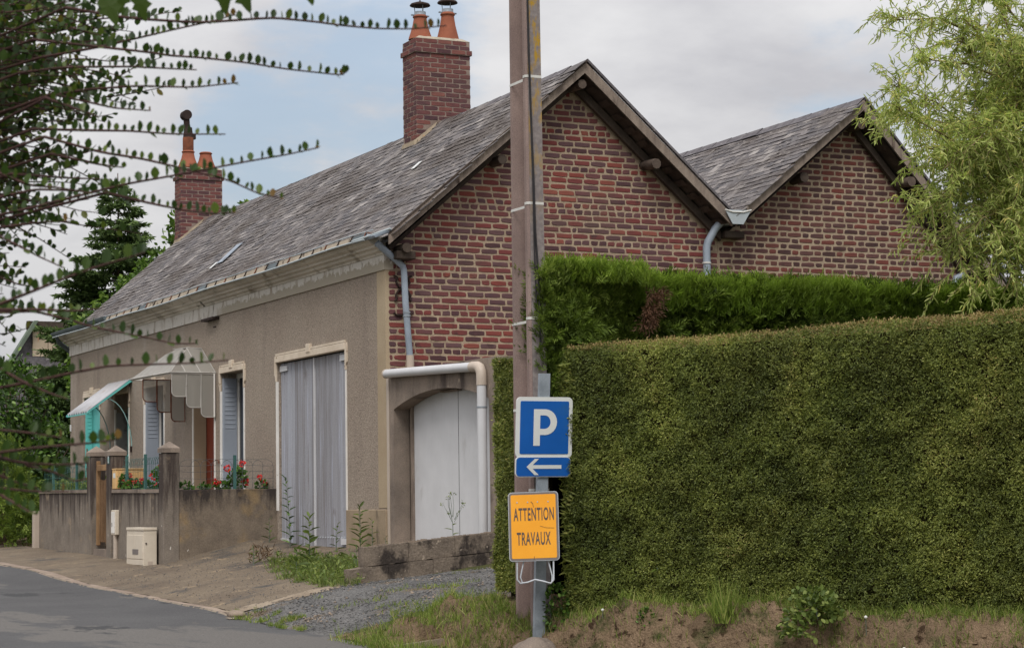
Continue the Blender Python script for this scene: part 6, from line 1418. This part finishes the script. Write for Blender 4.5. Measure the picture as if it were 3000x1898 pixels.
# culvert head under the drive
CU = thing('culvert', (-2.6, -6.95, -.9), 'small broken concrete culvert head beside the road', 'culvert')
MB().prism([(-2.98, -.745), (-2.20, -.665), (-2.20, -.715), (-2.98, -.800)], -7.02, -6.78, PX).build('slab', M['stone'], CU)
MB().box(-2.98, -2.78, -7.0, -6.8, -1.1, -.81).build('block', M['concrete'], CU); MB().box(-2.42, -2.20, -7.0, -6.8, -1.1, -.72).build('block', M['concrete'], CU)
MB().box(-2.78, -2.42, -6.86, -6.8, -1.1, -.76).build('opening', M['dark'], CU)
sb = MB()
for i in range(40): x = random.uniform(-2.95, -2.25); y_ = random.uniform(-6.98, -6.5); z = -.745 + (x + 2.98) * .103; sb.box(x, x + random.uniform(.02, .09), y_, y_ + random.uniform(.02, .06), z - .02, z + random.uniform(.0, .03))
sb.build('rubble', M['soil'], CU, kind='stuff')
MB().tube([(-2.12, -7.75, -.78), (-2.25, -7.9, -.86)], .02, 6).build('root_end', M['bark'], None)
tag(bpy.data.objects['root_end'], 'short brown root sticking out of the bank by the pole foot', 'root')

# ------------------------------------------------------------------ foreground shrub with small round leaves
FS = thing('cotoneaster_shrub', (-9.15, -17.8, -.95), 'foreground shrub with long red-brown twigs of small round leaves at the left', 'shrub')
BRN = [[(-8.567,-18.805,1.618),(-8.456,-18.924,1.578),(-8.324,-19.055,1.551),(-8.197,-19.186,1.546),(-8.131,-19.286,1.521),(-8.101,-19.368,1.498),(-8.056,-19.457,1.476),(-8.009,-19.548,1.46),(-7.968,-19.637,1.452)],[(-8.549,-18.474,1.568),(-8.442,-18.616,1.574),(-8.384,-18.733,1.576),(-8.33,-18.849,1.577),(-8.269,-18.968,1.578),(-8.246,-19.068,1.574)],[(-8.589,-18.568,1.589),(-8.494,-18.681,1.56),(-8.386,-18.8,1.53),(-8.345,-18.888,1.506),(-8.3,-18.978,1.487),(-8.229,-19.079,1.462),(-8.161,-19.179,1.432),(-8.071,-19.289,1.404),(-8.083,-19.353,1.399)],[(-8.641,-18.645,1.489),(-8.567,-18.764,1.485),(-8.45,-18.903,1.469),(-8.381,-19.018,1.447),(-8.353,-19.114,1.428)],[(-8.587,-18.776,1.416),(-8.545,-18.88,1.412),(-8.461,-19.003,1.404),(-8.365,-19.131,1.384),(-8.299,-19.246,1.378)],[(-8.593,-18.773,1.416),(-8.542,-18.869,1.386),(-8.499,-18.962,1.357),(-8.444,-19.061,1.338)],[(-8.628,-18.865,1.387),(-8.577,-18.942,1.351),(-8.549,-19.009,1.326)],[(-8.63,-18.747,1.336),(-8.543,-18.872,1.318),(-8.473,-18.988,1.302),(-8.406,-19.102,1.28),(-8.322,-19.225,1.265)],[(-8.629,-18.856,1.298),(-8.535,-18.971,1.252),(-8.465,-19.077,1.224),(-8.397,-19.181,1.189),(-8.332,-19.284,1.153),(-8.297,-19.371,1.114),(-8.272,-19.456,1.093)],[(-8.745,-18.894,1.108),(-8.671,-18.994,1.121),(-8.585,-19.101,1.14),(-8.53,-19.192,1.149),(-8.435,-19.303,1.16),(-8.343,-19.413,1.173),(-8.28,-19.508,1.178),(-8.241,-19.591,1.182)],[(-8.651,-18.617,1.247),(-8.555,-18.718,1.229),(-8.466,-18.815,1.215)],[(-8.613,-18.86,1.259),(-8.53,-18.953,1.226),(-8.496,-19.024,1.211)],[(-8.498,-18.907,1.168),(-8.432,-19.02,1.133),(-8.38,-19.125,1.105),(-8.346,-19.224,1.087),(-8.332,-19.314,1.078)],[(-8.724,-18.797,1.163),(-8.65,-18.835,1.18),(-8.581,-18.868,1.176),(-8.498,-18.907,1.168)],[(-8.79,-19.1,1.17),(-8.734,-19.125,1.144),(-8.672,-19.155,1.137),(-8.61,-19.183,1.124)],[(-8.781,-18.983,1.058),(-8.771,-19.014,1.044),(-8.736,-19.057,1.018),(-8.701,-19.099,0.991),(-8.659,-19.144,0.964)],[(-8.932,-19.668,0.825),(-8.925,-19.728,0.825),(-8.88,-19.807,0.844),(-8.838,-19.885,0.862),(-8.796,-19.962,0.877),(-8.756,-20.038,0.887),(-8.755,-20.094,0.887)],[(-8.799,-19.068,0.871),(-8.788,-19.101,0.868),(-8.729,-19.157,0.868),(-8.67,-19.212,0.847),(-8.624,-19.26,0.827),(-8.58,-19.308,0.813),(-8.535,-19.356,0.799),(-8.492,-19.404,0.784),(-8.459,-19.447,0.782)],[(-8.881,-19.457,0.683),(-8.873,-19.493,0.683),(-8.808,-19.557,0.696),(-8.759,-19.613,0.707),(-8.706,-19.672,0.717),(-8.644,-19.734,0.717),(-8.584,-19.795,0.716),(-8.524,-19.856,0.719)],[(-8.692,-18.696,1.108),(-8.627,-18.783,1.111),(-8.577,-18.863,1.105)],[(-8.623,-18.277,1.037),(-8.618,-18.316,1.03),(-8.58,-18.369,1.007),(-8.554,-18.418,1.0)],[(-8.848,-19.376,0.848),(-8.783,-19.445,0.844),(-8.728,-19.508,0.837),(-8.693,-19.562,0.838)],[(-8.92,-19.664,0.714),(-8.916,-19.693,0.707),(-8.876,-19.737,0.677),(-8.832,-19.784,0.653),(-8.82,-19.817,0.646)],[(-8.923,-19.647,0.55),(-8.916,-19.695,0.551),(-8.873,-19.761,0.557),(-8.818,-19.832,0.561),(-8.777,-19.897,0.564),(-8.76,-19.95,0.568)],[(-8.903,-19.55,0.601),(-8.893,-19.591,0.597),(-8.847,-19.65,0.589),(-8.802,-19.708,0.578)],[(-8.923,-19.646,0.539),(-8.912,-19.679,0.539),(-8.865,-19.729,0.529),(-8.819,-19.779,0.526),(-8.784,-19.824,0.528)],[(-8.885,-19.553,0.547),(-8.85,-19.597,0.531),(-8.801,-19.647,0.514),(-8.772,-19.687,0.496),(-8.757,-19.722,0.501)],[(-8.921,-19.642,0.489),(-8.913,-19.683,0.485),(-8.868,-19.741,0.478),(-8.814,-19.804,0.476)],[(-8.943,-19.742,0.485),(-8.933,-19.774,0.473),(-8.912,-19.81,0.455),(-8.897,-19.844,0.441),(-8.889,-19.876,0.436)],[(-8.922,-19.644,0.515),(-8.906,-19.651,0.509),(-8.874,-19.665,0.494),(-8.842,-19.68,0.485)]]
LFm = leaf_mats(OVAL, G['fore'], 10)
for i, me in enumerate(LFm): me.attributes['rnd'].data.foreach_set('value', [(.1 + .075 * i)] * len(OVAL[1]))
tipm = [unit_leaf(OVAL, G['fore']) for _ in range(2)]
for me in tipm: me.attributes['rnd'].data.foreach_set('value', [.97] * len(OVAL[1]))
WU = V3(0, 0, 1); rf = random.Random(21)
spec = []                                                    # (branch index, matrix, tip flag)
bobs = []
for bi, pl in enumerate(BRN):
    pl = [Vector(p) for p in pl]; n = len(pl); P = []
    for i in range(n - 1):
        for q in range(5): P.append(pl[i].lerp(pl[i + 1], q / 5))
    P.append(pl[-1]); P = [P[0]] + [(P[i - 1] + P[i] * 2 + P[i + 1]) / 4 for i in range(1, len(P) - 1)] + [P[-1]]
    b = MB().tube(P, .0036, 6, True, .0014).build('branch', M['twig'], FS); bobs.append(b)
    cum = [0]
    for i in range(len(P) - 1): cum.append(cum[-1] + (P[i + 1] - P[i]).length)
    Ln = cum[-1]; s = .012; k = 0
    while s < Ln:
        i = max(j for j in range(len(cum)) if cum[j] <= s); i = min(i, len(P) - 2); u_ = (s - cum[i]) / max(1e-6, cum[i + 1] - cum[i]); p = P[i].lerp(P[i + 1], u_); d_ = (P[i + 1] - P[i]).normalized()
        frac = s / Ln; sz = .0240 * rf.uniform(.6, 1.18) * (1 - .30 * max(0, frac - .8) / .2)
        if k % 2 == 0: a = WU + d_ * rf.uniform(-.25, .55) + cf * rf.uniform(-.5, .5); nn = -cf + d_ * rf.uniform(-.5, .5) + WU * .2
        else: a = WU + d_ * rf.uniform(-.1, .2) + cf * rf.uniform(-.5, .5); nn = d_ + cf * rf.uniform(-.35, .35)
        spec.append((bi, p, a, nn, sz, sz * rf.uniform(.6, .78), frac > .93))
        if rf.random() < .55:
            a = d_ * .8 + cf * rf.uniform(-1, .3) - WU * rf.uniform(-.1, .45); spec.append((bi, p, a, WU + cf * rf.uniform(-.6, .6), sz * .95, sz * .62, frac > .93))
        s += rf.uniform(.0165, .0310); k += 1
spec.sort(key=lambda q: (q[1] - CAM).length / (q[4] / .019))
LP, LA, LN, LL, LWi, LR = [], [], [], [], [], []
o0 = ORG[FS]
for i, (bi, p, a, nn, L, Wd, tipf) in enumerate(spec):
    if i < 300:
        o = bpy.data.objects.new('leaf', rf.choice(tipm if tipf and rf.random() < .4 else LFm)); o.matrix_world = Matrix.Translation(-o0) @ frame(p, a, nn, L, Wd); put(o, bobs[bi])
    else: LP.append(p); LA.append(a); LN.append(nn); LL.append(L); LWi.append(Wd); LR.append(.97 if tipf and rf.random() < .4 else rf.random() * .9)
# dense inner growth towards the left edge
A0 = V3(-8.702, -18.069, 1.607); tw = MB()
def inner(u, v, w_, du, dv, dw, L, nl):
    p0 = A0 + cr * u + WU * v + cf * w_; d_ = (cr * du + WU * dv + cf * dw).normalized(); pts = [p0]
    for q in range(5): d_ = (d_ + Vector([rf.gauss(0, .08) for _ in range(3)])).normalized(); pts.append(pts[-1] + d_ * L / 5)
    tw.tube(pts, .0026, 5, False, .0011)
    for q in range(nl):
        u_ = (q + .5) / nl; k = min(4, int(u_ * 5)); p = pts[k].lerp(pts[k + 1], u_ * 5 - k)
        LP.append(p); LA.append(WU * rf.gauss(.5, .7) + d_ * .4 + cf * rf.gauss(0, .6) + cr * rf.gauss(0, .4)); LN.append([rf.gauss(0, 1) for _ in range(3)]); LL.append(.0250 * rf.uniform(.7, 1.25)); LWi.append(LL[-1] * .68); LR.append(rf.random() * .93)
for i in range(230): inner(rf.uniform(-.38, .06), rf.uniform(-.40, .34), rf.uniform(-.7, .9), 1, rf.gauss(.05, .3), rf.gauss(0, .5), rf.uniform(.18, .38), 15)
for i in range(130): inner(rf.uniform(-.25, .24), rf.uniform(-.06, .30), rf.uniform(-.3, .9), 1, rf.gauss(.0, .22), rf.gauss(0, .4), rf.uniform(.15, .32), 13)
for i in range(760): inner(rf.uniform(-.60, -.20), rf.uniform(-.28, .42), rf.uniform(-.2, 1.4), .6, rf.gauss(.1, .5), rf.gauss(0, .6), rf.uniform(.2, .4), 17)
for i in range(60): inner(rf.uniform(-.38, -.02), rf.uniform(-.75, -.35), rf.uniform(-.7, .6), 1, rf.gauss(.0, .25), rf.gauss(0, .4), rf.uniform(.15, .3), 11)
for i in range(26): inner(rf.uniform(-.42, -.15), rf.uniform(-1.75, -.7), rf.uniform(-1.1, -.3), 1, rf.gauss(.1, .3), rf.gauss(0, .4), rf.uniform(.12, .26), 12)
for i in range(7):
    p = A0 + cr * rf.uniform(-.55, -.05) + WU * rf.uniform(-.1, .4) + cf * rf.uniform(-.1, .5); tw.tube([o0 + V3(rf.uniform(-.1, .1), rf.uniform(-.1, .1), 0), (o0 + p) / 2 + V3(-.1, 0, .2), p], .014, 6, False, .005)
for pl in BRN:                                               # the long twigs spring from the main stems
    p = Vector(pl[0]); h_ = A0 + cr * rf.uniform(-.45, -.25) + WU * (p.z - A0.z - .12) + cf * rf.uniform(.0, .3)
    if (p - h_).length > .05: tw.tube([h_, (h_ + p) / 2 + WU * .03, p + (p - Vector(pl[1])).normalized() * .01, p], .0038, 5, False)
tw.build('inner_twigs', M['twig'], FS)
leaves('foliage', [tuple(p) for p in LP], [tuple(p) for p in LA], [tuple(p) for p in LN], LL, LWi, OVAL, G['fore'], FS, LR)
# a few broad lobed leaves hanging in from above
BL = thing('hanging_vine', (-8.45, -19.2, 1.75), 'spray of large lobed leaves hanging in at the top left', 'vine')
LOBE = [(0, 0), (-.10, .22), (.12, .42), (.30, .30), (.48, .46), (.62, .22), (.98, .10), (1.12, -.02), (.95, -.12), (.62, -.24), (.46, -.48), (.30, -.30), (.10, -.42), (-.10, -.22)]
def lobed(p, a, nn, L):
    T2 = frame(Vector(p), a, nn, L, L); v = [T2 @ Vector((x, y, .05 * math.cos(y * 4) - .15 * x * x)) for x, y in LOBE]
    o = MB().add(v + [T2 @ Vector((.35, 0, .03))], [(i, (i + 1) % 14, 14) for i in range(14)]).build('leaf', G['forebig'], BL, fix=False)
for p, a, nn, L in (((-8.36, -19.33, 1.575), (.1, .1, -1), (-.5, -.9, .1), .060), ((-8.33, -19.36, 1.56), (.35, -.1, -.9), (-.4, -.9, .2), .050), ((-8.27, -19.6, 1.525), (.25, -.1, -.9), (-.5, -.8, .2), .045), ((-8.565, -19.13, 1.57), (.35, -.2, -1), (-.4, -.8, .3), .060), ((-8.47, -19.06, 1.60), (.2, -.1, -1), (-.6, -.7, .1), .055), ((-8.52, -19.1, 1.60), (-.1, .1, -1), (-.3, -.9, .1), .05)): lobed(p, a, nn, L)
MB().tube([(-8.75, -19.0, 1.72), (-8.5, -19.15, 1.64), (-8.34, -19.4, 1.60), (-8.24, -19.62, 1.56)], .003, 5, False).build('vine_stem', M['twig'], BL)
